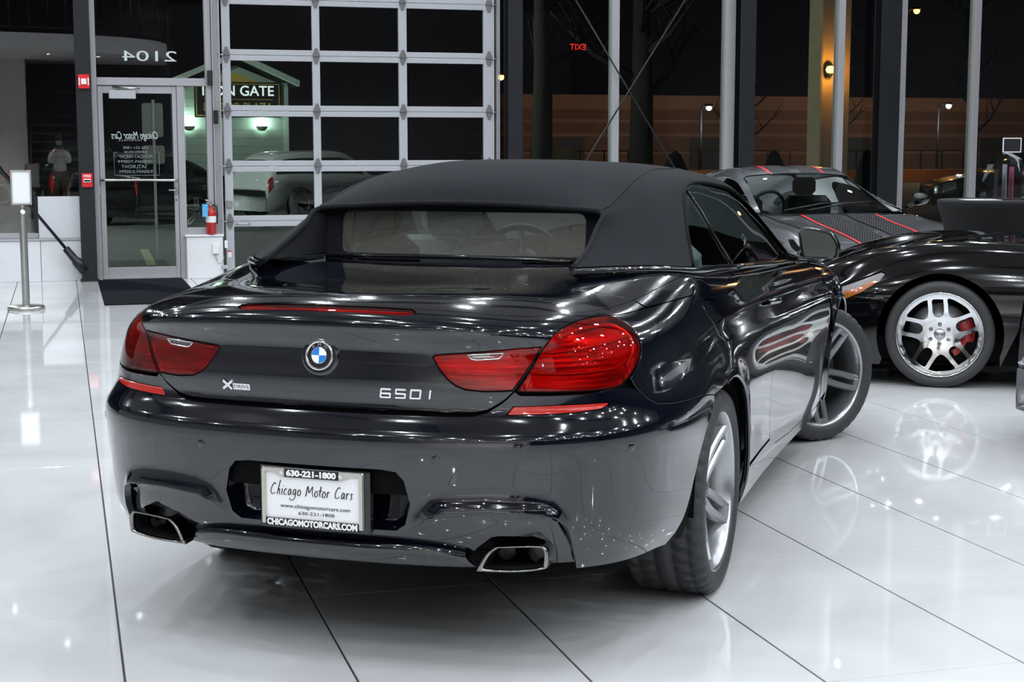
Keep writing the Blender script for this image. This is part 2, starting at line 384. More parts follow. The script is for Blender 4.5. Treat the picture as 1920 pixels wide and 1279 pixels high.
def panel_mesh(poly, S, N, step, off=0., flange=.014, gap=.0022, holes=(), scale=(1, 1), ret_faces=False):
    """triangulate a polygon of the (u, v) domain and lift it on the surface S; rim folded inwards"""
    poly = [(p[0] * scale[0], p[1] * scale[1]) for p in poly]
    outer = inset(densify(poly, step), gap); loops = [outer] + [inset(densify([(p[0]*scale[0], p[1]*scale[1]) for p in h], step), -gap) for h in holes]
    x0, y0 = outer.min(0); x1, y1 = outer.max(0)
    gx, gy = np.meshgrid(np.arange(x0 + step*.5, x1, step), np.arange(y0 + step*.43, y1, step)); gx = gx + (np.arange(gx.shape[0]) % 2)[:, None] * step * .5
    G = np.stack([gx.ravel(), gy.ravel()], 1); ins = pip(outer, G)
    for h in loops[1:]: ins &= ~pip(h, G)
    G = G[ins]; bd = np.concatenate(loops)
    if len(G): G = G[np.min(np.linalg.norm(G[:, None] - bd[None], axis=2), axis=1) > .45 * step]
    allp = np.concatenate([bd, G]) if len(G) else bd; edges = []; o = 0
    for l in loops: edges += [(o + i, o + (i+1) % len(l)) for i in range(len(l))]; o += len(l)
    r = delaunay_2d_cdt([Vector(p) for p in allp], edges, [], 0, 1e-7); V2 = np.array([tuple(p) for p in r[0]]); T = np.array(r[2])
    c = V2[T].mean(1); k = pip(outer, c)
    for h in loops[1:]: k &= ~pip(h, c)
    T = T[k]; u, v = V2[:, 0] / scale[0], V2[:, 1] / scale[1]
    P = S(u, v); n = N(u, v); P = P + n * off
    a = P[T[:, 1]] - P[T[:, 0]]; b = P[T[:, 2]] - P[T[:, 0]]; fl = (np.cross(a, b) * n[T[:, 0]]).sum(1) < 0
    T[fl] = T[fl][:, ::-1]; V = [*P]; NN = [*n]; F = [tuple(t) for t in T]
    if flange:
        for l in loops:
            uu, vv = l[:, 0] / scale[0], l[:, 1] / scale[1]; q = S(uu, vv); m = N(uu, vv); q = q + m * off; ctr = q.mean(0)
            t = np.roll(q, -1, 0) - np.roll(q, 1, 0); side = np.cross(t, m); side /= np.linalg.norm(side, axis=1)[:, None] + 1e-12
            if ((side * (q - ctr)).sum(1)).mean() * (1 if l is outer else -1) < 0: side = -side
            o = len(V); K = len(q); V += [*(q)] + [*(q - m * .0022 + side * .0012)] + [*(q - m * flange)]; NN += [*(m * .8 + side * .6)] + [*side] + [*side]
            for i in range(K):
                j = (i + 1) % K
                for rr in (0, 1): F.append((o + rr*K + i, o + rr*K + j, o + (rr+1)*K + j, o + (rr+1)*K + i))
    NN = np.array(NN); NN /= np.linalg.norm(NN, axis=1)[:, None]
    return np.array(V), F, NN
def panel(name, poly, S, N, step, m, parent, mirror=False, **kw):
    V, F, NN = panel_mesh(poly, S, N, step, **kw); o = obj(name, mesh(name, V, F, True, NN), m, parent)
    if mirror:
        V2 = V * [-1, 1, 1]; N2 = NN * [-1, 1, 1]; return o, obj(name, mesh(name, V2, [f[::-1] for f in F], True, N2), m, parent)
    return o
# ---------------------------------------------------------------- floor of large polished tiles
def struct(name, mb, m, fix=False):
    o = mb.build(name, m, fix=fix); o['kind'] = 'structure'; return o
WY = 17.72                                  # inner face of the shop front
mt = mat('tile', (.66, .66, .655), .035, spec=.5)
nt = mt.node_tree; b = nt.nodes['Principled BSDF']; tc = nt.nodes.new('ShaderNodeTexCoord'); oi = nt.nodes.new('ShaderNodeObjectInfo')
ad = nt.nodes.new('ShaderNodeVectorMath'); ad.operation = 'ADD'; sc_ = nt.nodes.new('ShaderNodeVectorMath'); sc_.operation = 'SCALE'; sc_.inputs['Scale'].default_value = 1.
nt.links.new(tc.outputs['Object'], ad.inputs[0]); nt.links.new(oi.outputs['Location'], ad.inputs[1])
nz = nt.nodes.new('ShaderNodeTexNoise'); nz.inputs['Scale'].default_value = 1.3; nz.inputs['Detail'].default_value = 6; nz.inputs['Distortion'].default_value = .8
nt.links.new(ad.outputs[0], nz.inputs['Vector']); cr = nt.nodes.new('ShaderNodeValToRGB')
cr.color_ramp.elements[0].position = .30; cr.color_ramp.elements[0].color = (.555, .557, .56, 1); cr.color_ramp.elements[1].position = .62; cr.color_ramp.elements[1].color = (.655, .662, .675, 1)
nt.links.new(nz.outputs['Fac'], cr.inputs[0]); nt.links.new(cr.outputs[0], b.inputs['Base Color'])
mat('grout', (.03, .03, .032), .8)
floor = struct('floor', MB().box((-14, -16, -.12), (17, WY + .12, -.004)), 'grout')
TX, TY0, TW, TL, JG, JY = -.49574, 3.71804, .61668, 1.20072, .0034, .0016
cinv = cam.matrix_world.inverted()
def in_frame(x, y, z=0., m=60):
    p = cinv @ Vector((x, y, z))
    if p.z > -.3: return False
    u, v = 960 + 2910.57 * p.x / -p.z, 639.5 - 2910.57 * p.y / -p.z
    return -m < u < 1920 + m and -m < v < 1279 + m
tile_me = MB().box((JG, JY, -.01), (TW - JG, TL - JY, 0), .0008).build('tile', 'tile'); TM = tile_me.data; bpy.data.objects.remove(tile_me)
rest = MB(); cand = []
for i in range(-22, 29):
    for j in range(-16, 12):
        x, y = TX + i * TW, TY0 + j * TL
        if x < -14 or x > 16.4 or y < -16: continue
        y1 = min(y + TL, WY)
        if y >= WY - .05: continue
        vis = any(in_frame(x + a * TW, y + c * TL) for a in (0, .5, 1) for c in (0, .25, .5, .75, 1))
        cand.append((i, j, x, y, y1, vis))
nvis = sum(c[5] for c in cand)
vis_sorted = sorted([c for c in cand if c[5]], key=lambda c: c[2]**2 + c[3]**2); keepv = set((c[0], c[1]) for c in vis_sorted[:298])
for i, j, x, y, y1, vis in cand:
    if (i, j) in keepv and y1 == y + TL:
        obj('floor_tile', TM, None, floor, (x, y, 0))
    elif (i, j) in keepv:
        o = MB().box((JG, JY, -.01), (TW - JG, y1 - y - JY, 0), .0008).build('floor_tile', 'tile', floor, (x, y, 0))
    else: rest.box((x + JG, y + JY, -.01), (x + TW - JG, y1 - JY, 0))
ro = rest.build('floor_tiles', 'tile', floor); ro['kind'] = 'stuff'
# ---------------------------------------------------------------- shell of the showroom
mat('ceiling_grey', (.24, .23, .215), .8)
mat('wall_grey', (.20, .205, .21), .6, var=(1.2, .05)); mat('wall_dark', (.035, .037, .040), .6)
struct('ceiling', MB().box((-14, -16, CEIL), (17, WY + .3, CEIL + .12)), 'ceiling_grey')
for k in range(9):
    o = struct('trim_beam', MB().box((-14, -13.6 + k * 3.6, CEIL - .42), (17, -13.48 + k * 3.6, CEIL - .0)), 'matt_black'); o['label'] = 'black steel ceiling beam'
struct('wall_back', MB().box((-14, -16.2, 0), (17, -16, CEIL)), 'wall_grey')
struct('wall_left', MB().box((-14.2, -16, 0), (-14, WY, CEIL)), 'white_wall')
struct('wall_right', MB().box((17, -16, 0), (17.2, WY, CEIL)), 'wall_dark')
# ---------------------------------------------------------------- lamps: black cans with a bright lens and a spot inside
emit_mat('led_lens', (.92, .95, 1.0), 260.)
can = MB().lathe([(0, .16), (.05, .16), (.055, .15), (.055, 0), (.048, 0), (.040, .035)], 16); can.cyl((0, 0, .16), (0, 0, .30), .012, 8)
can_o = can.build('can', 'matt_black'); CANM = can_o.data; bpy.data.objects.remove(can_o)
ln = MB().lathe([(.0, .030), (.040, .030)], 16).build('lens', 'led_lens'); LENM = ln.data; bpy.data.objects.remove(ln)
for x, y in LAMPS:
    if y > WY - 1.0: continue
    z = CEIL - .30
    if y < -4.2 and x < 2.5: continue
    f = empty('ceiling_spotlight', (x, y, z), 0, 'small black ceiling spotlight mirrored as a bright dot in the paint and glass', 'spotlight', 'ceiling spotlights over the showroom')
    obj('can', CANM, None, f); obj('lens', LENM, None, f)
    l = bpy.data.lights.new('spot_beam', 'SPOT'); l.energy = LAMP_POWER; l.color = LAMP_COLOR; l.spot_size = math.radians(152); l.spot_blend = .35; l.shadow_soft_size = .045
    lo = bpy.data.objects.new('spot_beam', l); COL.objects.link(lo); lo.parent = f; lo.location = (0, 0, -.01)
# ---------------------------------------------------------------- shop front
ZT = CEIL
def post(name, x0, x1, z0, z1, y0, y1, m, bev=.004):
    return struct(name, MB().box((x0, y0, z0), (x1, y1, z1), bev), m)
# steel columns and mullions
trim = 1
for x0, x1 in ((.185, .345), (5.025, 5.20), (7.955, 8.15), (9.85, 10.125)):
    mb = MB(); y0, y1 = WY - .17, WY + .02; t = .018
    mb.box((x0, y0, 0), (x1, y0 + t, ZT)); mb.box((x0, y1 - t, 0), (x1, y1, ZT)); xm = (x0 + x1) / 2; mb.box((xm - .009, y0 + t, 0), (xm + .009, y1 - t, ZT)); mb.box((x0 - .02, y0 - .02, 0), (x1 + .02, y1, .02))
    o = struct('trim_%d' % trim, mb, 'column_black'); trim += 1; o['label'] = 'black steel column of the shop front'
for x0, x1 in ((-3.6, -3.5), (6.35, 6.445), (7.81, 7.945), (9.335, 9.425), (10.13, 10.285), (11.25, 11.345), (12.7, 12.8)):
    o = post('trim_%d' % trim, x0, x1, 0, ZT, WY - .03, WY + .10, 'alu_frame'); trim += 1; o['label'] = 'grey aluminium window mullion'
for x0, x1 in ((.345, .405), (1.575, 1.64)):
    o = post('trim_%d' % trim, x0, x1, 0 if x0 < 1 else .5, ZT, WY - .03, WY + .10, 'alu_frame'); trim += 1; o['label'] = 'grey aluminium door frame post'
# low white walls, sills
mat('panel_white', (.66, .67, .70), .4, var=(2, .03))
lw = struct('wall_front', MB().box((-14, WY - .02, 0), (-.99, WY + .12, .465)), 'white_paint')
for x0, x1 in ((-.985, -.245), (-.24, .185)):
    MB().box((x0, WY - .035, .0), (x1, WY + .12, .445), .003).build('wall_panel', 'white_paint', lw)
MB().box((-14, WY - .05, .447), (.185, WY + .12, .47), .003).build('sill_board', 'alu_light', lw)
MB().box((-.255, WY - .02, .47), (.185, WY + .05, .925), .004).build('infill_panel', 'panel_white', lw)
MB().box((-3.5, WY - .03, .472), (-.26, WY + .06, .53), .004).build('sill_frame', 'alu_frame', lw)
MB().box((-.30, WY - .02, .53), (-.255, WY + .06, .93), .003).build('jamb', 'column_black', lw)
wr_ = struct('wall_front', MB().box((1.318, WY - .10, 0), (1.715, WY + .12, .465), .004), 'white_paint'); MB().box((1.30, WY - .115, .467), (1.73, WY + .12, .49), .004).build('sill_board', 'white_paint', wr_)
lowr = struct('wall_front', MB().box((5.0, WY + .0, 0), (17, WY + .12, .10)), 'alu_frame')
# glass panes
def pane(name, x0, x1, z0, z1, y=WY + .04, n=None):
    return obj(name, mesh(name, [(x0, y, z0), (x1, y, z0), (x1, y, z1), (x0, y, z1)], [(0, 1, 2, 3)]), 'window_glass')
wn = 1
for x0, x1, z0, z1 in ((-3.5, -.26, .53, .93), (-3.5, .185, .93, ZT), (-14, -3.6, .47, ZT), (.405, 1.575, 2.24, ZT), (5.20, 6.35, .1, ZT), (6.445, 7.81, .1, ZT), (8.15, 9.335, .1, ZT), (9.425, 9.85, .1, ZT), (10.285, 11.25, .1, ZT), (11.345, 12.7, .1, ZT), (12.8, 17, .1, ZT)):
    o = pane('window_%d' % wn, x0, x1, z0, z1); o['kind'] = 'structure'; wn += 1
# entrance door
o = post('trim_%d' % trim, .405, 1.575, 2.13, 2.215, WY - .03, WY + .10, 'alu_frame'); trim += 1
o = post('trim_%d' % trim, 1.255, 1.335, 0, 2.13, WY - .02, WY + .09, 'alu_frame'); trim += 1
o = post('trim_%d' % trim, 1.335, 1.64, .49, .565, WY - .02, WY + .09, 'alu_frame'); trim += 1
o = pane('window_%d' % wn, 1.345, 1.575, .565, 2.13); o['kind'] = 'structure'; wn += 1
leaf = MB()
leaf.box((.41, WY - .01, .01), (.465, WY + .04, 2.125), .003); leaf.box((1.205, WY - .01, .01), (1.252, WY + .04, 2.125), .003); leaf.box((.465, WY - .01, .01), (1.205, WY + .04, .135), .003); leaf.box((.465, WY - .01, 2.045), (1.205, WY + .04, 2.125), .003)
door1 = struct('door_1', leaf, 'alu_frame'); door1['label'] = 'aluminium framed glass entrance door behind black floor mat'
dgp = pane('door_pane', .465, 1.205, .135, 2.045, WY + .015); dgp.parent = door1
MB().tube([(.425, WY - .012, 1.10), (.44, WY - .07, 1.10), (.47, WY - .085, 1.10), (1.19, WY - .085, 1.095), (1.225, WY - .07, 1.095), (1.235, WY - .012, 1.095)], .014, 10).build('push_bar', 'brushed', door1)
MB().box((.53, WY - .075, 1.985), (.815, WY - .01, 2.075), .004).build('door_closer', 'alu_light', door1)
MB().tube([(.60, WY - .05, 2.085), (.85, WY - .06, 2.095), (.57, WY - .02, 2.115)], .009, 6).build('closer_arm', 'brushed', door1)
MB().box((1.216, WY - .03, .94), (1.244, WY - .01, 1.03), .003).tube([(1.23, WY - .03, .985), (1.23, WY - .075, .985), (1.14, WY - .08, .985)], .008, 8).build('lever_handle', 'brushed', door1)
MB().cyl((1.222, WY - .014, .875), (1.222, WY - .01, .875), .009, 12).build('lock', 'black_print', door1)
# lettering on the glass, read from outside
def glass_text(txt, x, z, w, h, m='white_print', parent=None, shear=0., bold=0., name='glass_lettering'):
    me = text_mesh(txt, h * 1.36, .0003, bold=bold, shear=shear, width=w); me.transform(Matrix.Translation((x, (WY + .036) if parent is None else WY + .011, z)) @ Matrix.Rotation(PI, 4, 'Z') @ Matrix.Rotation(PI/2, 4, 'X'))
    return obj(name, me, m, parent)
mat('vinyl', (.55, .62, .62), .5); mat('vinyl_dim', (.22, .25, .25), .6)
t = glass_text('2104', .98, 2.447, .585, .118, 'vinyl', None); tag(t, 'mirrored white number 2104 on the pane above the door', 'lettering')
glass_text('Chicago Motor Cars', .80, 1.585, .50, .085, 'vinyl', door1, shear=.4); glass_text('NAPERVILLE', .745, 1.535, .25, .022, 'vinyl_dim', door1)
glass_text('630-221-1800', .80, 1.452, .27, .030, 'vinyl_dim', door1); glass_text('BUSINESS HOURS', .80, 1.405, .25, .028, 'vinyl_dim', door1)
glass_text('MONDAY-FRIDAY', .80, 1.355, .36, .040, 'vinyl_dim', door1); glass_text('10:00AM-7:00PM', .80, 1.300, .36, .034, 'vinyl_dim', door1)
glass_text('SATURDAY', .78, 1.245, .27, .040, 'vinyl_dim', door1); glass_text('9:00AM-5:00PM', .80, 1.190, .36, .034, 'vinyl_dim', door1)
MB().tube([(.60, WY + .012, 1.405), (.565, WY + .012, 1.395), (.565, WY + .012, 1.15), (1.05, WY + .012, 1.15), (1.05, WY + .012, 1.40), (1.0, WY + .012, 1.405)], .003, 4).build('hours_border', 'vinyl_dim', door1)
# ---------------------------------------------------------------- overhead sectional door
GX = [1.765, 4.905]; gcols = [(1.855, 2.772), (2.857, 3.768), (3.862, 4.775)]; SEC = .617; GZ0 = -.004
gate = MB().box((GX[0], WY + .0, .0), (GX[1], WY + .05, .012)); gd = struct('door_2', gate, 'matt_black'); gd['label'] = 'sectional glass garage door with light aluminium rails'
GY0, GY1 = WY + .0, WY + .05
nsec = 9
for s in range(nsec):
    z0 = .014 + s * SEC; z1 = z0 + SEC - .004; mb = MB()
    if z1 > ZT: z1 = ZT
    if z0 >= ZT: break
    mb.box((GX[0], GY0, z0), (GX[1], GY1, z0 + .060), .003); mb.box((GX[0], GY0, z1 - .060), (GX[1], GY1, z1), .003)
    for a, c in ((GX[0], gcols[0][0]), (gcols[0][1], gcols[1][0]), (gcols[1][1], gcols[2][0]), (gcols[2][1], GX[1])): mb.box((a, GY0 + .001, z0 + .055), (c, GY1 - .001, z1 - .055), .002)
    sec = mb.build('door_section', 'alu_light', gd)
    for a, c in gcols:
        p = pane('glass_pane', a, c, z0 + .06, z1 - .06, WY + .03); p.parent = sec
hinge = MB().prism([(-.012, -.085), (.012, -.085), (.040, -.014), (.040, .014), (.012, .085), (-.012, .085), (-.040, .014), (-.040, -.014)], -.010, 0.).cyl((-.032, -.014, 0), (.032, -.014, 0), .008, 8)
ho = hinge.build('hinge', 'hinge_grey', fix=True); HM = ho.data; bpy.data.objects.remove(ho)
for s in range(1, nsec):
    z = .012 + s * SEC
    if z > ZT - .1: continue
    for x in (1.81, 2.815, 3.815, 4.84): obj('hinge', HM, None, gd, (x, GY0 - .002, z))
    for x, sgn in ((1.81, -1), (4.84, 1)): MB().cyl((x, GY0 - .016, z), (x + sgn * .10, GY0 - .016, z), .007, 8).build('roller_stem', 'brushed', gd)
MB().tube([(1.88, GY0 - .002, .60), (1.885, GY0 - .04, .60), (2.03, GY0 - .04, .60), (2.035, GY0 - .002, .60)], .010, 8).build('pull_handle', 'brushed', gd)
MB().box((1.775, GY0 - .02, .78), (1.84, GY0, .86), .004).build('lock_plate', 'brushed', gd)
# door tracks either side
for x0, x1 in ((1.645, 1.735), (4.925, 4.955)):
    mb = MB().box((x0, WY - .06, 0 if x0 > 2 else .49), (x0 + .012, WY + .05, ZT)); mb.box((x1 - .012, WY - .06, .49 if x0 < 2 else 0), (x1, WY - .045, ZT)); mb.box((x0, WY + .03, 0), (x1, WY + .05, ZT))
    o = struct('trim_%d' % trim, mb, 'alu_frame'); trim += 1; o['label'] = 'vertical steel track of the garage door'
# exit sign hung behind the viewpoint, mirrored in the glass
emit_mat('exit_red', (1., .03, .03), 7.)
es = empty('exit_sign', (15.9, -12., 4.60), 0, 'red lit EXIT sign mirrored in the tall dark window', 'sign'); MB().box((-.32, -.03, -.13), (.32, .03, .13), .01).build('case', 'matt_black', es); MB().cyl((0, 0, .13), (0, 0, CEIL - 4.60), .012, 8).build('hanger', 'matt_black', es)
me_ = text_mesh('EXIT', .26, .002, bold=.006, width=.54); me_.transform(Matrix.Translation((0, .033, 0)) @ Matrix.Rotation(PI, 4, 'Z') @ Matrix.Rotation(PI/2, 4, 'X')); obj('lettering', me_, 'exit_red', es)
# rods of the wind brace
rods = [((5.20, 4.20), (7.88, .06)), ((7.88, 4.20), (5.20, .06))]
for k, ((x0, z0), (x1, z1)) in enumerate(rods):
    y = WY - .10 - .02 * k; o = struct('trim_%d' % trim, MB().cyl((x0, y, z0), (x1, y, z1), .011, 8), 'column_black'); trim += 1; o['label'] = 'thin diagonal steel brace rod'
# brace strut by the left column
d = Vector((-.525 , 0, .69)).normalized(); p0 = Vector((.20, WY - .16, .13))
mb = MB().cyl(tuple(p0 + d * .25), tuple(p0 + d * 3.2), .017, 10); o = struct('trim_%d' % trim, mb, 'column_black'); trim += 1; o['label'] = 'black diagonal brace rod at the column foot'
cl = MB().tube([tuple(p0 - d * .02), tuple(p0 + d * .12), tuple(p0 + d * .14), tuple(p0 + d * .30)], [.055, .055, .042, .040], 8); cl.build('rod_clevis', 'column_black', o)
# ---------------------------------------------------------------- the dark convertible
CAR_X, CAR_Y, CAR_A = 1.29238, 5.14130, -.609082
car = empty('convertible_car', (CAR_X, CAR_Y, 0), CAR_A, 'blue-black convertible with charcoal fabric top, rear bumper and number plate in view', 'car')
BS = BodySurf(); S_, N_ = BS, BS.normal; VM = BS.vmax
GS = NetSurf(GREEN); SG = (.30, .14)
def mir(pts): return [(-p[0], p[1]) for p in pts[::-1]]
def yz_to_uv(y, z, u0, v0):
    q = np.array([u0, v0], float)
    for _ in range(40):
        r = S_(q[:1], q[1:])[0][1:] - (y, z); J = np.stack([(S_(q[:1] + e[0], q[1:] + e[1])[0] - S_(q[:1], q[1:])[0])[1:] / 1e-5 for e in np.eye(2) * 1e-5], 1)
        st = np.linalg.lstsq(J, r, rcond=None)[0]; q = q - np.clip(st, -.05, .05); q[1] = np.clip(q[1], 0, VM)
    return tuple(q)
U0 = 1.815                        # u of the rear axle
U1 = float(np.interp(2.855, BS.plan(np.linspace(3, 5.4, 400))[:, 1], np.linspace(3, 5.4, 400)))
def arch_uv(yc, u_c, R, a0, a1, n=30, zc=.337):
    out = []
    for k in range(n + 1):
        a = a0 + (a1 - a0) * k / n; y, z = yc + R * math.cos(a), zc + R * math.sin(a)
        out.append(yz_to_uv(y, z, u_c + (y - yc), .35))
    return out
R_ARCH = .385
LAMP_OUT = [(.58,.628),(.625,.678),(.661,.723),(.699,.764),(.743,.783),(.823,.802),(.922,.809),(1.017,.806),(1.055,.793),(1.070,.771),(1.072,.747),(1.065,.724),(1.053,.702),(1.028,.677),(.998,.657),(.962,.636),(.927,.620),(.894,.614),(.81,.615),(.697,.622)]
LAMP_IN = [(.337,.697),(.345,.702),(.422,.709),(.523,.719),(.59,.726),(.655,.729),(.625,.689),(.568,.631),(.488,.629),(.431,.633),(.404,.641),(.38,.654),(.356,.674)]
REFL = [(.552,.553),(.571,.583),(.697,.581),(.868,.573),(.871,.568),(.844,.557),(.767,.553),(.659,.553)]
GAP_LOW = [(.22,.545),(.40,.545),(.456,.548),(.495,.562),(.522,.585),(.549,.607),(.574,.630)]
GAP_DIAG = [(.625,.681),(.664,.729),(.701,.766)]
GAP_TOP = [(.743,.785),(.823,.804),(.922,.812),(1.02,.809),(1.10,.804),(1.254,.799),(1.438,.786),(1.66,.767),(1.715,.772),(1.755,.792),(1.785,.832),(1.79,VM)]
SEAM = [(.894,.612),(.972,.606),(1.008,.588),(1.037,.563),(1.085,.540),(1.272,.508),(1.55,.458)]
BARCH = [(1.525,.43),(1.453,.37),(1.400,.30),(1.345,.20),(1.300,.105),(1.267,.045),(1.225,0)]
DIFF = [(0,.135),(.22,.138),(.262,.146),(.295,.172),(.335,.208),(.377,.226),(.494,.236),(.60,.231),(.655,.222),(.695,.206),(.723,.173),(.740,.114),(.772,0)]
REC = [(0,.352),(.20,.350),(.245,.345),(.266,.322),(.282,.25),(.266,.178),(.240,.156),(0,.148)]
EXC = [(.425,-.02),(.440,.03),(.467,.080),(.506,.128),(.530,.134),(.630,.133),(.664,.118),(.680,.085),(.694,-.02)]
arch_r = arch_uv(0., U0, R_ARCH, math.radians(-8), math.radians(104), 26)   # front foot -> over the top
# --- bumper cover
half = [(0, .541)] + GAP_LOW[:3] + GAP_LOW[3:] + [(.59,.619)] + [(.70,.613),(.80,.608)] + SEAM + BARCH + [(.99, 0)] + DIFF[::-1][:-1] + [(0, .135)]
full = half[1:-1] + mir(half[1:-1])
rec_full = REC[1:-1] + mir(REC[1:-1])
bumper = panel('rear_bumper', full, S_, N_, .022, 'paint_black', car, holes=[rec_full, REFL, mir(REFL)], flange=.02)
panel('reflector', REFL, S_, N_, .012, 'reflector_red', car, mirror=True, off=.0005, gap=.002, flange=.006)
# park sensors
for u, v in ((.36, .385), (-.36, .385), (.92, .40), (-.92, .40)):
    p = S_([u], [v])[0]; n = N_([u], [v])[0]; q = Vector(n).to_track_quat('Z', 'Y').to_matrix().to_4x4()
    MB().lathe([(0, .0012), (.011, .0012), (.0125, .0004), (.0125, -.002)], 24).xform(Matrix.Translation(Vector(p)) @ q).build('parking_sensor', 'paint_black', car)
# --- plate recess: a smooth tray behind the hole
def recess():
    loop = densify(rec_full, .02); P0 = S_(loop[:, 0], loop[:, 1]); n0 = N_(loop[:, 0], loop[:, 1]); c = P0.mean(0)
    rings = [P0 - n0 * .004]
    for t, dy, sh in ((.3, .030, .98), (.6, .048, .95), (1., .052, .90)):
        Q = P0.copy(); Q[:, 0] = c[0] + (P0[:, 0] - c[0]) * sh; Q[:, 2] = c[2] + (P0[:, 2] - c[2]) * (1 - (1 - sh) * 1.6); Q[:, 1] = P0[:, 1] * (1 - t) + (-1.085) * t + 0 * dy
        Q[:, 1] = np.maximum(Q[:, 1], P0[:, 1] + dy * .9) + (Q[:, 2] - .40) * .22 * t; rings.append(Q)
    K = len(loop); V = np.concatenate(rings); F = []
    for r in range(3):
        for i in range(K): F.append((r*K + i, r*K + (i+1) % K, (r+1)*K + (i+1) % K, (r+1)*K + i))
    F.append(tuple(3*K + i for i in range(K))[::-1])
    me = mesh('plate_recess', V, F, True); bm = bmesh.new(); bm.from_mesh(me); bmesh.ops.recalc_face_normals(bm, faces=bm.faces)
    for f in bm.faces:
        if len(f.verts) > 4: f.smooth = False; 
    if bm.faces[-1].normal.y > 0: bmesh.ops.reverse_faces(bm, faces=bm.faces)
    bm.to_mesh(me); bm.free(); return obj('plate_recess', me, 'paint_black', car)
recess()
# --- diffuser behind the arched cut of the bumper
dh = [(u, v + (.012 if v > .05 else 0)) for u, v in DIFF]
exc = [(max(u, 0), max(v, .004)) for u, v in EXC]
hd = [(0, .0)] + [(.41, 0), (.425, .004)] + EXC[1:-1] + [(.69, .004), (.70, 0), (.79, 0)] + dh[::-1][1:]
hd = hd[1:] if hd[0] == hd[-1] else hd
dfull = hd[1:] [:-1] + mir(hd[1:][:-1])
panel('diffuser', dfull, S_, N_, .02, 'paint_black', car, off=-.026, gap=0, flange=.03)
# convex valance lip between the pipes
def valance():
    bl = NetSurf([[(x, y + .012, z) for x, y, z in ((0,-1.098,.385),(.15,-1.096,.385),(.27,-1.086,.386),(.36,-1.070,.380),(.415,-1.055,.365))],
                  [(x, y, z) for x, y, z in ((0,-1.118,.365),(.15,-1.114,.365),(.27,-1.102,.364),(.36,-1.082,.358),(.42,-1.058,.345))],
                  [(0,-1.112,.335),(.15,-1.108,.335),(.27,-1.095,.335),(.37,-1.074,.332),(.43,-1.052,.325)],
                  [(0,-1.080,.306),(.15,-1.076,.306),(.27,-1.064,.306),(.38,-1.045,.306),(.445,-1.03,.308)],
                  [(0,-1.020,.300),(.15,-1.018,.300),(.27,-1.010,.300),(.38,-1.0,.300),(.445,-.99,.300)]])
    V = []; F = []; nb, na = 17, 41
    for i in range(nb):
        for j in range(na): V.append(bl([4 * i / (nb-1)], [-4 + 8 * j / (na-1)])[0])
    for i in range(nb - 1):
        for j in range(na - 1): F.append((i*na + j, (i+1)*na + j, (i+1)*na + j + 1, i*na + j + 1))
    return obj('valance', mesh('valance', V, F, True), 'paint_black', car)
valance()
# --- exhaust tips: flattened trapezoid pipes
def exhaust(sg):
    op = [(.452,.305),(.478,.352),(.500,.372),(.520,.378),(.628,.386),(.646,.382),(.652,.368),(.650,.334),(.640,.322),(.56,.309)]
    op = np.array(smooth_poly(op + [op[0]], n=3)[:-1]); c = op.mean(0); y0 = -1.062; V = []; F = []; K = len(op)
    ins = lambda k: c + (op - c) * k
    for sc, y in ((.90, y0 + .32), (.985, y0 + .02), (1.0, y0 + .002), (.985, y0 - .004), (.885, y0 - .003), (.86, y0 + .012), (.84, y0 + .22), (0.02, y0 + .22)):
        yy = y + .03 * 0
        V += [(sg * p[0], yy + .10 * max(0, p[0] - .45), p[1]) for p in ins(sc)]
    for r in range(7):
        for i in range(K): F.append((r*K + i, r*K + (i+1) % K, (r+1)*K + (i+1) % K, (r+1)*K + i)[::(1 if sg > 0 else -1)])
    me = mesh('exhaust_tip', V, F, True); me.materials.append(MATS['steel_dark']); me.materials.append(MATS['matt_black'])
    for p in me.polygons: p.material_index = 1 if p.index // K >= 5 else 0
    o = obj('exhaust_tip', me, None, car); bm = bmesh.new(); bm.from_mesh(me); bmesh.ops.recalc_face_normals(bm, faces=bm.faces); bm.to_mesh(me); bm.free()
    for dx in (-.045, .045):
        MB().lathe([(.026, 0), (.026, .06)], 20, 'y', (sg * (.555 + dx), y0 + .09, .345)).lathe([(0, .05), (.026, .05)], 20, 'y', (sg * (.555 + dx), y0 + .09, .345)).build('inner_pipe', 'disc_steel', o)
    return o
exhaust(1); exhaust(-1)
# dark cavity behind diffuser and pipes
# --- quarter panel
qp = [GAP_DIAG[-1]] 
lamp_edge = [(1.020,.810),(1.060,.797),(1.078,.773),(1.080,.747),(1.073,.722),(1.061,.698),(1.036,.672),(1.006,.652),(.970,.631),(.934,.615)]
DOOR_R = [(2.775,VM),(2.74,.815),(2.665,.747),(2.640,.656),(2.690,.609),(2.715,.509),(2.740,.40),(2.765,.234),(2.790,.16)]
arch_top = [q for q in arch_r if True]
sill_v = .105
quarter = GAP_TOP[3:] + [(2.765, VM)] + DOOR_R[1:] + [(2.80, .13), (arch_r[0][0] + .02, sill_v + .03)] + arch_r + SEAM[::-1][:-2] + [(.99,.600)] + lamp_edge[::-1][1:]
FUEL = [(1.695,.726),(1.73,.736),(1.80,.732),(1.88,.715),(1.905,.69),(1.925,.64),(1.965,.585),(1.955,.568),(1.90,.562),(1.82,.566),(1.765,.585),(1.735,.62),(1.70,.69)]
panel('quarter_panel', quarter, S_, N_, .024, 'paint_black', car, mirror=False, holes=[FUEL])
V, F, NN = panel_mesh(quarter, S_, N_, .03); obj('quarter_panel', mesh('quarter_panel', V * [-1,1,1], [f[::-1] for f in F], True, NN * [-1,1,1]), 'paint_black', car)
panel('fuel_flap', FUEL, S_, N_, .024, 'paint_black', car)
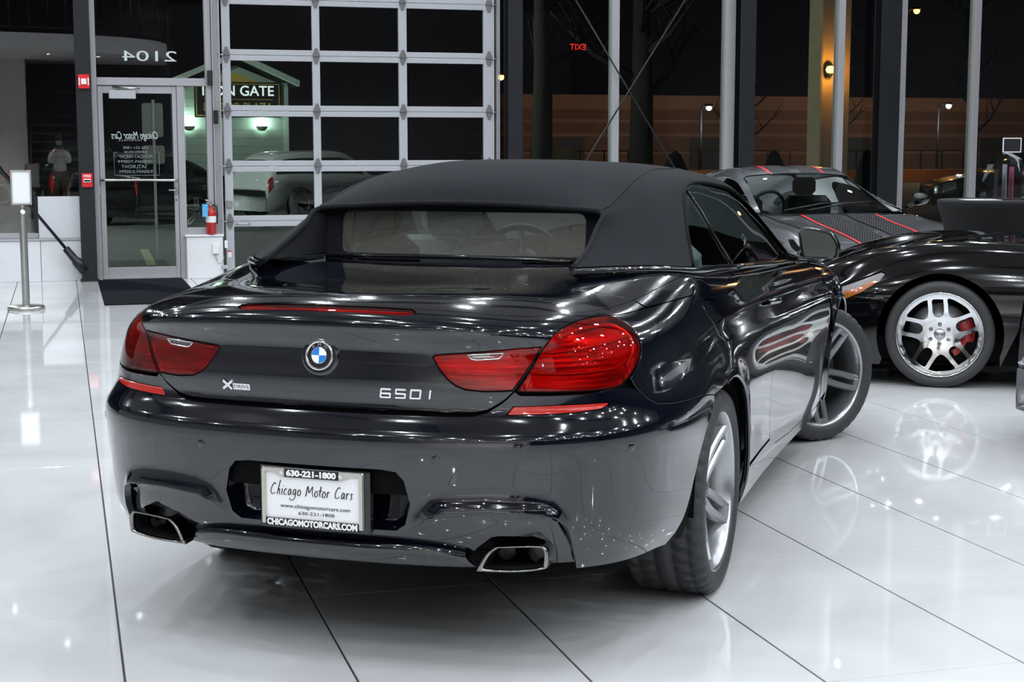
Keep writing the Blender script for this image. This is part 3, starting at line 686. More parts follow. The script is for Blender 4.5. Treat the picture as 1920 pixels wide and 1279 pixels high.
# strip of body between lamp and reflector belongs to the bumper; sill under doors
sill = [(arch_r[0][0] + .012, sill_v + .02), (2.80, .125), (3.0, .085), (3.4, .06), (4.2, .05), (U1 - .44, .06), (U1 - .42, 0), (3.4, 0), (2.3, 0), (arch_r[0][0] + .03, 0)]
panel('sill', sill, S_, N_, .03, 'paint_black', car, mirror=True)
# --- door
DOOR_F = 4.33
door = [(2.775, VM)] + DOOR_R[1:] + [(2.82,.105),(2.90,.085),(3.0,.085),(3.4,.06),(4.15,.05),(DOOR_F - .06,.10),(DOOR_F,.25),(DOOR_F,.55),(DOOR_F - .02,.72),(DOOR_F - .04, VM)]
dr, dl = panel('door', door, S_, N_, .03, 'paint_black', car, mirror=True)
# --- front fender and nose
arch_f = arch_uv(2.855, U1, R_ARCH, math.radians(-5), math.radians(185), 30)
UM = BS.umax
fender = [(DOOR_F - .02, VM), (DOOR_F + .01, .72), (DOOR_F + .02, .55), (DOOR_F + .02, .25), (DOOR_F - .02, .09), (arch_f[-1][0] - .01, .07)] + arch_f[::-1] + [(UM - .45, .10), (UM - .05, .05), (UM - .001, .05), (UM - .001, VM), (5.6, VM)]
panel('front_fender', fender, S_, N_, .035, 'paint_black', car, mirror=True)
# vent blade on the fender
vb = [(3.92,.585),(3.93,.572),(4.12,.556),(4.30,.552),(4.31,.572),(4.20,.590),(4.05,.595)]
panel('fender_vent', [(u + .12, v) for u, v in vb], S_, N_, .02, 'chrome', car, mirror=True, off=.004)
vb2 = [(4.09,.578),(4.24,.562),(4.38,.560),(4.30,.580)]
panel('vent_opening', vb2, S_, N_, .02, 'matt_black', car, mirror=True, off=.0055)
# --- arch lips: thin rolled edge
for pts, nm in ((arch_r, 'wheel_arch_lip'), (arch_f, 'wheel_arch_lip')):
    P = np.array([S_([u], [v])[0] - N_([u], [v])[0] * .006 for u, v in pts])
    for sg in (1, -1): MB().tube(P * [sg, 1, 1], .007, 8).build(nm, 'paint_black', car)
# --- wheel houses and the dark shell under the panels
def shell():
    us = np.concatenate([np.linspace(-UM, UM, 260)]); vs = np.linspace(0, VM, 26); V = []; F = []; nu, nv = len(us), len(vs)
    uu, vv = np.meshgrid(us, vs, indexing='ij'); P = S_(uu.ravel(), vv.ravel()); n = N_(uu.ravel(), vv.ravel()); P = P - n * .020
    keep = lambda p: (abs(p[1]) if p[1] < 1.4 else abs(p[1] - 2.855)) ** 2 + (p[2] - .337) ** 2 > (R_ARCH + .0) ** 2 and not (p[2] < .50 and p[1] < -.45 and abs(p[0]) < .86)
    for i in range(nu - 1):
        for j in range(nv - 1):
            q = (i*nv + j, (i+1)*nv + j, (i+1)*nv + j + 1, i*nv + j + 1)
            if all(keep(P[k]) for k in q): F.append(q)
    obj('inner_shell', mesh('inner_shell', P, F, True), 'gap_black', car)
shell()
for sg in (1, -1):
    for yc in (0., 2.855):
        mb = MB(); pr = [(R_ARCH + .012, .50), (R_ARCH + .012, .915)]
        mb.lathe(pr, 30, 'x', (0, yc, .337), 0., PI); mb.lathe([(.02, .50), (R_ARCH + .012, .50)], 40, 'x', (0, yc, .337))
        mb.v = [(sg * x, y, z) for x, y, z in mb.v]; mb.v = [(x, y, max(z, .16)) for x, y, z in mb.v]
        mb.build('wheel_housing', 'gap_black', car)
fl = MB().box((-.62, -.55, .22), (.62, 3.45, .25)); fl.box((-.80, .5, .19), (.80, 2.35, .22)); fl.box((-.50, -.95, .33), (.50, -.5, .50), .04); fl.build('underbody', 'gap_black', car)
# muffler glimpsed under the tail
# --- deck: smooth cap inside the shoulder line
def rbf(P, z):
    P = np.asarray(P); n = len(P); r = np.linalg.norm(P[:, None] - P[None], axis=2); A = np.zeros((n + 3, n + 3))
    A[:n, :n] = r**3 + np.eye(n) * 1e-9; A[:n, n] = A[n, :n] = 1; A[:n, n+1:] = P; A[n+1:, :n] = P.T
    w = np.linalg.solve(A, np.concatenate([z, np.zeros(3)]))
    def ev(x, y):
        Q = np.stack([np.atleast_1d(x), np.atleast_1d(y)], 1).astype(float); rr = np.linalg.norm(Q[:, None] - P[None], axis=2)
        return (rr**3) @ w[:n] + w[n] + Q @ w[n+1:]
    return ev
cu = np.concatenate([-np.linspace(2.6, .02, 26), np.linspace(.02, 2.6, 26)])
cp = np.concatenate([S_(cu, cu * 0 + VM - .03), S_(cu, cu * 0 + VM)])
ctr = np.array([(0,-.75,1.036),(0,-.45,1.050),(0,-.15,1.070),(.35,-.2,1.072),(-.35,-.2,1.072),(.3,-.6,1.044),(-.3,-.6,1.044),(.6,-.15,1.075),(-.6,-.15,1.075),(.72,.1,1.068),(-.72,.1,1.068),(0,.1,1.075),(.4,.1,1.077),(-.4,.1,1.077)])
cp = np.concatenate([cp, ctr]); DK = rbf(cp[:, :2], cp[:, 2])
def S_deck(x, y): return np.stack([np.atleast_1d(x), np.atleast_1d(y), DK(x, y)], 1)
def N_deck(x, y, e=3e-3):
    a = S_deck(np.atleast_1d(x) + e, y) - S_deck(np.atleast_1d(x) - e, y); b = S_deck(x, np.atleast_1d(y) + e) - S_deck(x, np.atleast_1d(y) - e)
    n = np.cross(a, b); return n / np.linalg.norm(n, axis=1)[:, None]
edge = lambda us: [tuple(p[:2]) for p in S_(np.array(us), np.array(us) * 0 + VM)]
YT = -.56     # gap between boot lid and top-compartment cover
u_t = 1.30    # where that gap meets the shoulder
# boot lid: tail face + deck in one object
def merged(name, parts, m, parent):
    V = []; F = []; NN = []
    for v, f, n in parts:
        o = len(V); V += [*v]; NN += [*n]; F += [tuple(i + o for i in q) for q in f]
    return obj(name, mesh(name, np.array(V), F, True, np.array(NN)), m, parent)
BRK = [(.0,.844),(.262,.842),(.278,.834),(.278,.822),(.262,.814),(0,.815)]
brk_full = BRK[1:-1] + mir(BRK[1:-1])
lid_half = [(u, v + d) for (u, v), d in zip(GAP_LOW, (.014, .014, .013, .009, .005, .002, 0))] + GAP_DIAG + GAP_TOP[:6] + [(u_t, .797), (u_t + .01, VM)]
face = lid_half + mir(lid_half)
lamp_hole = LAMP_IN
fm = panel_mesh(face, S_, N_, .022, holes=[lamp_hole, mir(lamp_hole), brk_full])
us = list(np.linspace(u_t + .008, 0, 40)); er = edge(us); el = [(-x, y) for x, y in er[::-1]][1:]
front = [( -.55, YT + .0), (-.3, YT + .03), (0, YT + .04), (.3, YT + .03), (.55, YT + .0)]
dm = panel_mesh(er + el + front, S_deck, N_deck, .035, gap=0., flange=.0)
lid = merged('boot_lid', [fm, dm], 'paint_black', car)
panel('high_brake_lamp', brk_full, S_, N_, .012, 'red_cover', lid, off=-.001, gap=.0025, flange=.010)
panel('brake_lamp_strip', inset(densify(brk_full, .02), .004), S_, N_, .012, 'lens_red', lid, off=-.007, gap=0., flange=0.)
# top-compartment cover
us2 = list(np.linspace(1.79, u_t + .012, 16)); er2 = edge(us2)
tc = er2 + [(.55, YT + .005), (.3, YT + .035), (0, YT + .045), (-.3, YT + .035), (-.55, YT + .005)] + [(-x, y) for x, y in er2[::-1]]
yf = .02; tc = tc + [(-.80, .05), (-.74, -.075), (-.665, -.235), (-.55, -.40), (-.50, -.34), (-.47, -.06), (0, -.055), (.47, -.06), (.50, -.34), (.55, -.40), (.665, -.235), (.74, -.075), (.80, .05)]
ton_side = [(u_t + .012, VM), (u_t + .010, .797)] + GAP_TOP[6:]
tm = panel_mesh(tc, S_deck, N_deck, .03, gap=.001, flange=.012)
ts = panel_mesh(ton_side, S_, N_, .022); tl = (ts[0] * [-1,1,1], [f[::-1] for f in ts[1]], ts[2] * [-1,1,1])
merged('top_cover', [tm, ts, tl], 'paint_black', car)
MB().tube([(-.47,-.052,1.082), (-.3,-.048,1.088), (0,-.045,1.090), (.3,-.048,1.088), (.47,-.052,1.082)], .007, 8).build('cover_trim', 'gloss_black', car)
# gloss strip round the foot of the fabric
for sg in (1, -1):
    base = [(.535,-.425,1.081),(.60,-.335,1.079),(.665,-.238,1.077),(.747,-.066,1.067),(.81,.10,1.053),(.825,.40,1.042),(.83,.72,1.022)]
    MB().tube([(sg * x, y, z) for x, y, z in smooth_poly(base, n=4)], .011, 10).build('top_base_trim', 'paint_black', car)
    bl = [(.83,.72,1.022),(.83,1.12,1.000),(.83,1.5,.978),(.83,1.9,.960),(.83,2.3,.938)]
    MB().tube([(sg * x, y, z) for x, y, z in smooth_poly(bl, n=4)], [.011] * 17, 10).build('belt_trim', 'gloss_black', car)
# --- fabric top
sg_, ng_ = GS, GS.normal
SEAMT = [(0,2.92),(1.0,2.99),(2.07,2.98),(3.1,2.84),(4.45,2.48),(5.5,2.38),(6.0,2.36)]
WIN_T = [(3.0,6),(3.06,5.4),(3.13,4.93),(3.40,4.28),(3.72,3.94),(4.1,3.82),(4.7,3.83),(5.4,3.97),(6.0,4.20)]
roof = smooth_poly(SEAMT, n=3); panel('fabric_roof', roof + [(b, -a) for b, a in roof[::-1]], sg_, ng_, .03, 'fabric_top', car, scale=SG, gap=.0012, flange=.012)
sail = [(0,2.92),(0,4),(0,5),(0,6),(1,6),(2,6)] + smooth_poly(WIN_T, n=3) + roof[::-1]
panel('fabric_side', sail, sg_, ng_, .03, 'fabric_top', car, scale=SG, gap=.0012, flange=.012, mirror=True)
def edge_tube(name, pts, r, m, off=0., sg=(1, -1), n=8):
    P = sg_(np.array([p[0] for p in pts]), np.array([p[1] for p in pts])) + ng_(np.array([p[0] for p in pts]), np.array([p[1] for p in pts])) * off
    for s in sg: MB().tube(P * [s, 1, 1], r, n).build(name, m, car)
edge_tube('window_seal', smooth_poly(WIN_T, n=4), .007, 'gap_black')
edge_tube('seam_welt', roof, .0026, 'fabric_top', .0005)
edge_tube('rear_hem', [(0, a) for a in np.linspace(-2.95, 2.95, 30)], .010, 'fabric_top', -.006, sg=(1,))
edge_tube('side_hem', [(0, a) for a in np.linspace(2.95, 6, 16)], .010, 'fabric_top', -.006)
# fabric surround of the rear screen
def screen():
    xo, zt, zb = .50, 1.262, 1.075; gx, gt, gb = .447, 1.240, 1.092
    yy = lambda z: .004 + (z - 1.09) * .13
    def rr(x, z0, z1, r, n=6):
        out = []
        for cx, cz, a in ((x - r, z1 - r, 0), (-x + r, z1 - r, PI/2), (-x + r, z0 + r, PI), (x - r, z0 + r, 3*PI/2)):
            out += [(cx + r * math.cos(a + PI/2 * k / n), cz + r * math.sin(a + PI/2 * k / n)) for k in range(n + 1)]
        return out
    o = rr(xo, zb, zt, .03); i = rr(gx, gb, gt, .03); K = len(o)
    bow = lambda x: .05 * (x / .5) ** 2 * 0
    V = [(x, yy(z), z) for x, z in o] + [(x, yy(z) + .008, z) for x, z in i] + [(x, yy(z) + .03, z) for x, z in i]; F = []
    for r in range(2):
        for k in range(K): F.append((r*K + k, r*K + (k+1) % K, (r+1)*K + (k+1) % K, (r+1)*K + k))
    obj('screen_surround', mesh('screen_surround', V, F), 'fabric_top', car)
    g = obj('rear_screen', mesh('rear_screen', [(x, yy(z) + .020, z) for x, z in i], [tuple(range(K))]), 'rear_glass', car)
    for sg in (1, -1):   # inner cheeks between screen and fins
        A = sg_(np.zeros(14), np.linspace(2.9, 6, 14)); V = []; F = []
        for k in range(14):
            t = k / 13; z = A[k][2]; V += [(sg * A[k][0], A[k][1], z), (sg * (.515 - .012 * t), A[k][1] * .45 + .0, z), (sg * .497, yy(z), z)]
        for k in range(13):
            for c in range(2): F.append((k*3 + c, k*3 + c + 1, (k+1)*3 + c + 1, (k+1)*3 + c))
        obj('fabric_cheek', mesh('fabric_cheek', V, F, True), 'fabric_top', car)
screen()
# --- glass and pillars
QL = [(3.76,4.02),(3.78,4.6),(3.84,5.15),(3.95,5.6),(4.11,6)]
qg = [(3.02,6),(3.08,5.4),(3.15,4.95),(3.42,4.30),(3.74,3.98)] + QL
panel('quarter_glass', qg, sg_, ng_, .05, 'car_glass', car, scale=SG, off=-.010, gap=.002, flange=0, mirror=True)
dg = [(3.78,3.97),(4.1,3.86),(4.7,3.87),(5.4,4.01),(6.0,4.24),(6.9,4.50),(7.5,4.78),(7.75,5.3),(7.8,6),(6,6),(4.13,6)] + QL[::-1][1:]
panel('door_glass', dg, sg_, ng_, .05, 'car_glass', car, scale=SG, off=-.008, gap=.002, flange=0, mirror=True)
edge_tube('glass_edge', QL, .006, 'gloss_black', -.006)
PIL = [(5.98,3.3),(5.98,4.22),(6.9,4.48),(7.5,4.76),(7.75,5.3),(7.8,6),(8,6),(8,3.95),(7,3.65)]
panel('windscreen_pillar', PIL, sg_, ng_, .04, 'gloss_black', car, scale=SG, gap=.001, mirror=True)
panel('header_rail', [(5.98,-3.3),(5.98,3.3),(6.2,3.35),(6.2,-3.35)], sg_, ng_, .05, 'gloss_black', car, scale=SG, gap=.001)
panel('windscreen', [(6.2,-3.35),(6.2,3.35),(7,3.65),(8,3.95),(8,-3.95),(7,-3.65)], sg_, ng_, .06, 'car_glass', car, scale=SG, off=-.004, gap=.001, flange=0)
# bonnet (cap between the fenders)
hu = np.concatenate([np.linspace(4.2, UM, 40)]); he = S_(hu, hu * 0 + VM); hp = np.concatenate([he, he * [-1,1,1], [(0,2.62,.925),(0,3.0,.90),(0,3.35,.83),(.4,2.6,.928),(-.4,2.6,.928),(.3,3.1,.885),(-.3,3.1,.885)]])
HK = rbf(hp[:, :2] + rng.normal(0, 1e-5, (len(hp), 2)), hp[:, 2]); S_hood = lambda x, y: np.stack([np.atleast_1d(x), np.atleast_1d(y), HK(x, y)], 1)
def N_hood(x, y, e=3e-3):
    n = np.cross(S_hood(np.atleast_1d(x) + e, y) - S_hood(np.atleast_1d(x) - e, y), S_hood(x, np.atleast_1d(y) + e) - S_hood(x, np.atleast_1d(y) - e)); return n / np.linalg.norm(n, axis=1)[:, None]
hl = [tuple(p[:2]) for p in he[6:]]; panel('bonnet', hl + [(-x, y) for x, y in hl[::-1][1:]] + [(-.70,2.44),(-.38,2.56),(0,2.60),(.38,2.56),(.70,2.44)], S_hood, N_hood, .06, 'paint_black', car)
# --- tail lamps
def lamp_parts(poly, parent, ribs, hm):
    for sg in (1, -1):
        P = poly if sg > 0 else mir(poly)
        house = panel('lamp_housing', P, S_, N_, .015, hm, parent, off=-.016, gap=.002, flange=.012)
        panel('lamp_lens', P, S_, N_, .015, 'red_cover', house, off=.0006, gap=.0025, flange=.016)
        for pts, r, m in ribs:
            pts = [(sg * u, v) for u, v in pts]; uu = np.array([p[0] for p in pts]); vv = np.array([p[1] for p in pts])
            MB().tube(S_(uu, vv) - N_(uu, vv) * .011, r, 8).build('light_guide', m, house)
        rim = densify(P + P[:1], .02, False); MB().tube(S_(rim[:, 0], rim[:, 1]) - N_(rim[:, 0], rim[:, 1]) * .001, .0016, 6).build('lamp_bezel', 'gap_black', house)
sp = lambda pts: smooth_poly(pts, n=5)
lamp_parts(LAMP_OUT, car, [(sp([(.67,.712),(.75,.716),(.85,.724),(.95,.735),(1.03,.742)]), .004, 'lens_bright'), (sp([(.635,.668),(.73,.662),(.84,.66),(.93,.664),(.98,.68)]), .0045, 'lens_bright'),
                           (sp([(.715,.755),(.80,.778),(.92,.785),(1.01,.78),(1.045,.75),(1.03,.705),(.97,.66)]), .006, 'lens_bright')], 'lens_red')
lamp_parts(LAMP_IN, lid, [(sp([(.365,.696),(.45,.703),(.55,.711),(.635,.717)]), .004, 'lens_bright'), (sp([(.39,.667),(.47,.664),(.59,.667)]), .003, 'lens_bright')], 'lens_red')
BK = [(.437,.706),(.545,.714),(.533,.704),(.528,.700),(.462,.695),(.449,.697)]
for P in (BK, mir(BK)):
    bk = panel('reversing_lamp', P, S_, N_, .008, 'steel_dark', lid, off=.0012, gap=.0035, flange=.004)
    loop = densify(P + P[:1], .02, False); MB().tube(S_(loop[:, 0], loop[:, 1]) + N_(loop[:, 0], loop[:, 1]) * .0015, .0024, 6).build('lamp_bezel', 'chrome', bk)
# --- badges on the lid
def on_face(u, v, off=.001):
    p = Vector(S_([u], [v])[0]); n = Vector(N_([u], [v])[0]); e = Vector(S_([u + .01], [v])[0] - S_([u - .01], [v])[0]).normalized(); y = n.cross(e)
    M = Matrix((e, y, n)).transposed().to_4x4(); M.translation = p + n * off; return M
vb = .690
M = on_face(0.0, vb, .003)
badge = MB().lathe([(0, .004), (.034, .004), (.036, .0055), (.0375, .007), (.0415, .007), (.0425, .0045), (.0425, -.006)], 48).xform(M).build('roundel', 'chrome', lid)
MB().lathe([(.0, .0052), (.0362, .0052)], 40).xform(M).build('roundel_ring', 'black_print', badge)
for q, mm in ((0, 'white_print'), (1, 'blue_print'), (2, 'white_print'), (3, 'blue_print')):
    pts = [(0, 0)] + [(.0225 * math.cos(PI/2 * q + PI/2 * k / 8), .0225 * math.sin(PI/2 * q + PI/2 * k / 8)) for k in range(9)]
    MB().prism(pts, .0052, .0062, 'z').xform(M).build('roundel_quarter', mm, badge, fix=True)
MB().lathe([(.0222, .0058), (.0222, .0068), (.0236, .0068), (.0236, .0058)], 40).xform(M).build('roundel_inner_ring', 'chrome', badge)
for ch, a in (('B', 128), ('M', 90), ('W', 52)):
    me = text_mesh(ch, .0145, .0004, bold=.0003); a = math.radians(a); r = .0297
    o = obj('roundel_letter', me, 'chrome', badge); me.transform(M @ Matrix.Translation((r * math.cos(a), r * math.sin(a), .0062)) @ Matrix.Rotation(a - PI/2, 4, 'Z'))
MB().lathe([(.0425, .001), (.050, .002), (.056, -.001), (.060, -.006)], 40).xform(M).build('roundel_surround', 'paint_black', lid)
# model lettering
def face_text(txt, u0, u1, v, h, name, m='chrome', shear=.2, bold=.0006):
    me = text_mesh(txt, 1., 0., shear=shear); xs = [p.co.x for p in me.vertices]; ys = [p.co.y for p in me.vertices]
    x0, x1, y0, y1 = min(xs), max(xs), min(ys), max(ys); bpy.data.meshes.remove(me)
    size = h / (y1 - y0); me = text_mesh(txt, size, .0016, shear=shear, bold=bold); xs = [p.co.x for p in me.vertices]; ys = [p.co.y for p in me.vertices]
    x0, x1, ym = min(xs), max(xs), (min(ys) + max(ys)) / 2
    for p in me.vertices:
        u = u0 + (u1 - u0) * (p.co.x - x0) / (x1 - x0); vv = v + (p.co.y - ym); q = S_([u], [vv])[0] + N_([u], [vv])[0] * (.0022 + p.co.z); p.co = q
    me.update(); return obj(name, me, m, lid)
V65 = .617
def block_char(strokes, u0, w, v0, h, name, parent, m='chrome', sl=.18, t=.0052):
    mb = MB()
    for a, b in strokes:
        P = []
        for (x, y) in (a, b): P.append((u0 + w * x + sl * h * (y - .5), v0 + h * y))
        a2, b2 = np.array(P[0]), np.array(P[1]); d = b2 - a2; d /= np.linalg.norm(d); nn = np.array([-d[1], d[0]]); a2 = a2 - d * t * .45; b2 = b2 + d * t * .45
        q = [a2 + nn * t / 2, a2 - nn * t / 2, b2 - nn * t / 2, b2 + nn * t / 2]; lo = []; hi = []
        for c in q: n = N_([c[0]], [c[1]])[0]; s0 = S_([c[0]], [c[1]])[0]; lo.append(s0); hi.append(s0 + n * .0035)
        ct = np.mean(hi, axis=0); hi = [ct + (p - ct) * .88 for p in hi]
        mb.add(lo + hi, [(4,5,6,7),(0,1,5,4),(1,2,6,5),(2,3,7,6),(3,0,4,7)])
    return mb.build(name, m, parent, fix=True)
SIX = [((1,1),(0,1)),((0,1),(0,0)),((0,0),(1,0)),((1,0),(1,.5)),((1,.5),(0,.5))]; FIVE = [((1,1),(0,1)),((0,1),(0,.52)),((0,.52),(1,.52)),((1,.52),(1,0)),((1,0),(0,0))]
ZERO = [((0,0),(1,0)),((1,0),(1,1)),((1,1),(0,1)),((0,1),(0,0))]; ONE = [((.5,0),(.5,1))]
for st, u in ((SIX, .187), (FIVE, .231), (ZERO, .275), (ONE, .318)):
    block_char(st, u, .028 if st is not ONE else .026, V65 - .010, .021, 'model_letter', lid)
face_x = [((0,0),(1,1)),((0,1),(1,0))]
block_char(face_x, -.318, .030, V65 - .012, .021, 'drive_badge_letter', lid, sl=.1, t=.008)
bb = MB()
def patch(u0, u1, v0, v1, off):
    return [S_([u], [v])[0] + N_([u], [v])[0] * off for u, v in ((u0, v0), (u1, v0), (u1, v1), (u0, v1))]
a, b = patch(-.284,-.226, V65 - .0125, V65 + .0045, 0.), patch(-.284,-.226, V65 - .0125, V65 + .0045, .003)
bb.add(a + b, [(4,5,6,7),(0,1,5,4),(1,2,6,5),(2,3,7,6),(3,0,4,7)]); bb.build('drive_badge', 'chrome', lid, fix=True)
face_text('DRIVE', -.281, -.229, V65 - .004, .010, 'drive_badge_letter', 'steel_dark', shear=0., bold=.0)
# lid grip channel under the badge line is modelled in the tail profile
# --- number plate
PW, PZ0, PZ1, PY = .1535, .4145, .5735, -1.143
plate = MB().box((-PW, PY, PZ0), (PW, PY + .003, PZ1)).build('number_plate', 'white_plate', car)
y0, y1 = PY - .006, PY + .001
for sg in (-1, 1):
    fr = MB(); q = lambda x: sg * x
    pts = [(q(PW), PZ0), (q(PW), PZ1 - .006), (q(PW - .006), PZ1), (q(.083), PZ1), (q(.083), PZ1 - .024), (q(.088), PZ1 - .024), (q(.118), PZ1 - .011), (q(PW - .0105), PZ1 - .011), (q(PW - .0105), PZ0)]
    fr.prism(pts, y0, y1); fr.build('plate_frame', 'plate_frame', plate, fix=True)
MB().box((-.084, y0 - .0005, PZ1 - .024), (.082, y1, PZ1), .001).box((-PW + .0105, y0 - .0005, PZ0 - .006), (PW - .0105, y1, PZ0 + .0165), .001).build('frame_band', 'black_print', plate)
MB().box((-PW - .012, PY + .003, PZ0 - .012), (PW + .018, PY + .03, PZ1 + .004), .004).build('plate_mount', 'gloss_black', car)
for sx in (-.092, .089): MB().cyl((sx, y0 - .002, PZ1 - .012), (sx, y1, PZ1 - .012), .006, 14).build('plate_screw', 'chrome', plate)
def plate_text(txt, x, z, w, h, m, bold=0., shear=0.):
    me = text_mesh(txt, h * 1.36, .0004, bold=bold, shear=shear, width=w); me.transform(Matrix.Translation((x, PY - .0068 if m == 'white_print' else PY - .0006, z)) @ Matrix.Rotation(PI/2, 4, 'X'))
    return obj('plate_lettering', me, m, plate)
plate_text('630-221-1800', -.001, PZ1 - .0125, .152, .0165, 'white_print', .0011)
plate_text('CHICAGOMOTORCARS.COM', 0, PZ0 + .0055, .276, .0175, 'white_print', .0011)
plate_text('www.chicagomotorcars.com', .008, PZ0 + .052, .213, .011, 'black_print')
plate_text('630-221-1800', .011, PZ0 + .0335, .110, .0095, 'black_print')
# handwritten line: brush strokes
HAND = {  # strokes in a 0..1 em box, baseline 0
 'C': (.62, [[(.62,.80),(.50,.90),(.30,.72),(.12,.35),(.12,.08),(.30,.02),(.52,.16)]]), 'h': (.42, [[(.42,1.15),(.22,.55),(.04,0)],[(.10,.22),(.26,.45),(.32,.38),(.28,.12),(.36,.0)]]),
 'i': (.20, [[(.14,.48),(.06,.15),(.12,.02)],[(.21,.68),(.22,.70)]]), 'c': (.36, [[(.32,.42),(.20,.48),(.06,.24),(.08,.04),(.28,.06)]]),
 'a': (.42, [[(.36,.42),(.22,.48),(.06,.22),(.10,.02),(.24,.12),(.36,.42),(.32,.12),(.38,.02)]]), 'g': (.44, [[(.38,.42),(.22,.48),(.08,.24),(.14,.06),(.30,.20),(.38,.42),(.30,.0),(.10,-.34),(-.22,-.36),(-.26,-.20)]]),
 'o': (.40, [[(.22,.48),(.06,.26),(.08,.04),(.26,.04),(.36,.28),(.28,.46),(.20,.46)]]), 'M': (.80, [[(.0,.0),(.26,.82),(.34,.30),(.72,.80),(.66,.30),(.72,.0)]]),
 't': (.28, [[(.26,.85),(.12,.25),(.16,.02)],[(.02,.50),(.34,.52)]]), 'r': (.32, [[(.12,.46),(.06,.0)],[(.08,.24),(.22,.46),(.34,.42)]]),
 's': (.34, [[(.34,.44),(.18,.44),(.20,.26),(.24,.10),(.02,.02)]]), ' ': (.36, [])}
mb = MB(); cx = 0.; adv = [(c, HAND[c]) for c in 'Chicago Motor Cars']; tot = sum(a[1][0] + .04 for a in adv); kx = .255 / tot; kz = .036
for c, (w, sts) in adv:
    for st in sts:
        P = [((cx + x) * kx - .131, z * kz) for x, z in (smooth_poly(st, n=4) if len(st) > 2 else st)]
        mb.tube([(x, PY - .0008, PZ0 + .083 + z) for x, z in P], [.0013 * (1.15 - .4 * k / len(P)) for k in range(len(P))], 6)
    cx += w + .04
mb.build('plate_script', 'black_print', plate)
# ---------------------------------------------------------------- wheels
def tyre_mesh(R, rb, w, n=240, sip=6):
    h = w / 2; prof = [(rb, -h * .86), (rb + .012, -h * .97), (rb + (R - rb) * .45, -h), (rb + (R - rb) * .78, -h * .965), (R - .006, -h * .885), (R - .001, -h * .82)]
    for gx in (-.62, -.22, .22, .62):
        prof += [(R, h * (gx - .045)), (R - .007, h * (gx - .035)), (R - .007, h * (gx + .035)), (R, h * (gx + .045))]
    prof += [(R - .001, h * .82), (R - .006, h * .885), (rb + (R - rb) * .78, h * .965), (rb + (R - rb) * .45, h), (rb + .020, h * .985), (rb + .008, h * .93), (rb, h * .86)]
    mb = MB().lathe(prof, n, 'x'); K = len(prof); V = []
    for i, p in enumerate(mb.v):
        s, k = divmod(i, K); r, x = prof[k]; sk = (s + int(abs(x) * 60)) % sip
        if r > R - .005 and abs(x) > h * .26 and sk < 2 or (R - .008 < r < R - .004 and abs(x) > h * .8 and s % sip < 2):
            q = (r - .008) / r; p = (p[0], p[1] * q, p[2] * q)
        V.append(p)
    return mesh('tyre', V, mb.f, True)
def spoke(mb, ang, r0, r1, lat0, lat1, w0, w1, x0, x1, dep, sgn=1, bow=.0, nst=9, ex=1.6):
    ring = []; ca, sa = math.cos(ang), math.sin(ang); V = []; m = 6
    for k in range(nst):
        t = k / (nst - 1); r = r0 + (r1 - r0) * t; lat = lat0 + (lat1 - lat0) * t + bow * math.sin(PI * t); w = w0 + (w1 - w0) * t; x = x0 + (x1 - x0) * t ** ex
        for (a, b) in ((-.5, -1), (-.5, -.25), (-.30, 0), (.30, 0), (.5, -.25), (.5, -1)):
            l = lat + a * w; xx = x + b * dep; V.append((xx, r * ca - l * sa, r * sa + l * ca))
    F = []
    for k in range(nst - 1):
        for i in range(m): F.append((k*m + i, k*m + (i+1) % m, (k+1)*m + (i+1) % m, (k+1)*m + i))
    F += [tuple(range(m))[::-1], tuple((nst-1)*m + i for i in range(m))]
    mb.add(V, F, False)
TY = tyre_mesh(.337, .258, .262)
rb = MB().lathe([(.262,-.112),(.250,-.118),(.240,-.09),(.232,-.03),(.234,.04),(.240,.080),(.247,.100),(.252,.112),(.258,.119),(.264,.120),(.267,.115),(.265,.105)], 72, 'x')
RIM_BARREL = rb
sp_ = MB()
for k in range(5):
    A = math.radians(90 + 72 * k)
    for s in (-1, 1): spoke(sp_, A, .045, .247, s * .017, s * .025, .034, .031, .068, .108, .034, bow=s * .007)
    spoke(sp_, A, .225, .249, 0, 0, .055, .062, .103, .109, .03, nst=3, ex=1.)
sp_.lathe([(.0, .071), (.030, .071), (.034, .074), (.040, .071), (.062, .064), (.074, .050), (.078, .02)], 40, 'x')
def wheel(loc, rz, flip=False, rot=0.):
    mb = MB(); mb.add(RIM_BARREL.v, RIM_BARREL.f, True); 
    sv = Matrix.Rotation(rot, 4, 'X'); o = len(mb.v); mb.v += [tuple(sv @ Vector(p)) for p in sp_.v]; mb.f += [tuple(i + o for i in q) for q in sp_.f]; mb.sm += sp_.sm
    w = mb.build('wheel', 'silver', car, loc, (0, 0, rz + (PI if flip else 0)), fix=False)
    obj('tyre', TY, 'rubber', w)
    MB().lathe([(.06, -.02), (.172, -.02), (.172, .005), (.06, .005)], 48, 'x').build('brake_disc', 'disc_steel', w)
    MB().lathe([(.118, -.045), (.182, -.045), (.186, .0), (.182, .030), (.118, .030), (.118, -.045)], 14, 'x', a0=math.radians(140), a1=math.radians(200)).build('brake_caliper', 'dark_trim', w)
    MB().lathe([(.0, .076), (.026, .0755), (.029, .072)], 30, 'x').build('centre_cap', 'gloss_black', w)
    for k in range(5):
        a = math.radians(54 + 72 * k) + rot; MB().cyl((.058, .052 * math.cos(a), .052 * math.sin(a)), (.072, .052 * math.cos(a), .052 * math.sin(a)), .0085, 6).build('wheel_bolt', 'disc_steel', w)
    MB().lathe([(0, -.05), (.20, -.05)], 40, 'x').build('brake_backing', 'gap_black', w)
    return w
wheel((.797, 0, .337), 0., rot=-.84); wheel((-.797, 0, .337), 0., True)
wheel((.800, 2.855, .337), -math.radians(38), rot=-.593); wheel((-.800, 2.855, .337), -math.radians(33), True)
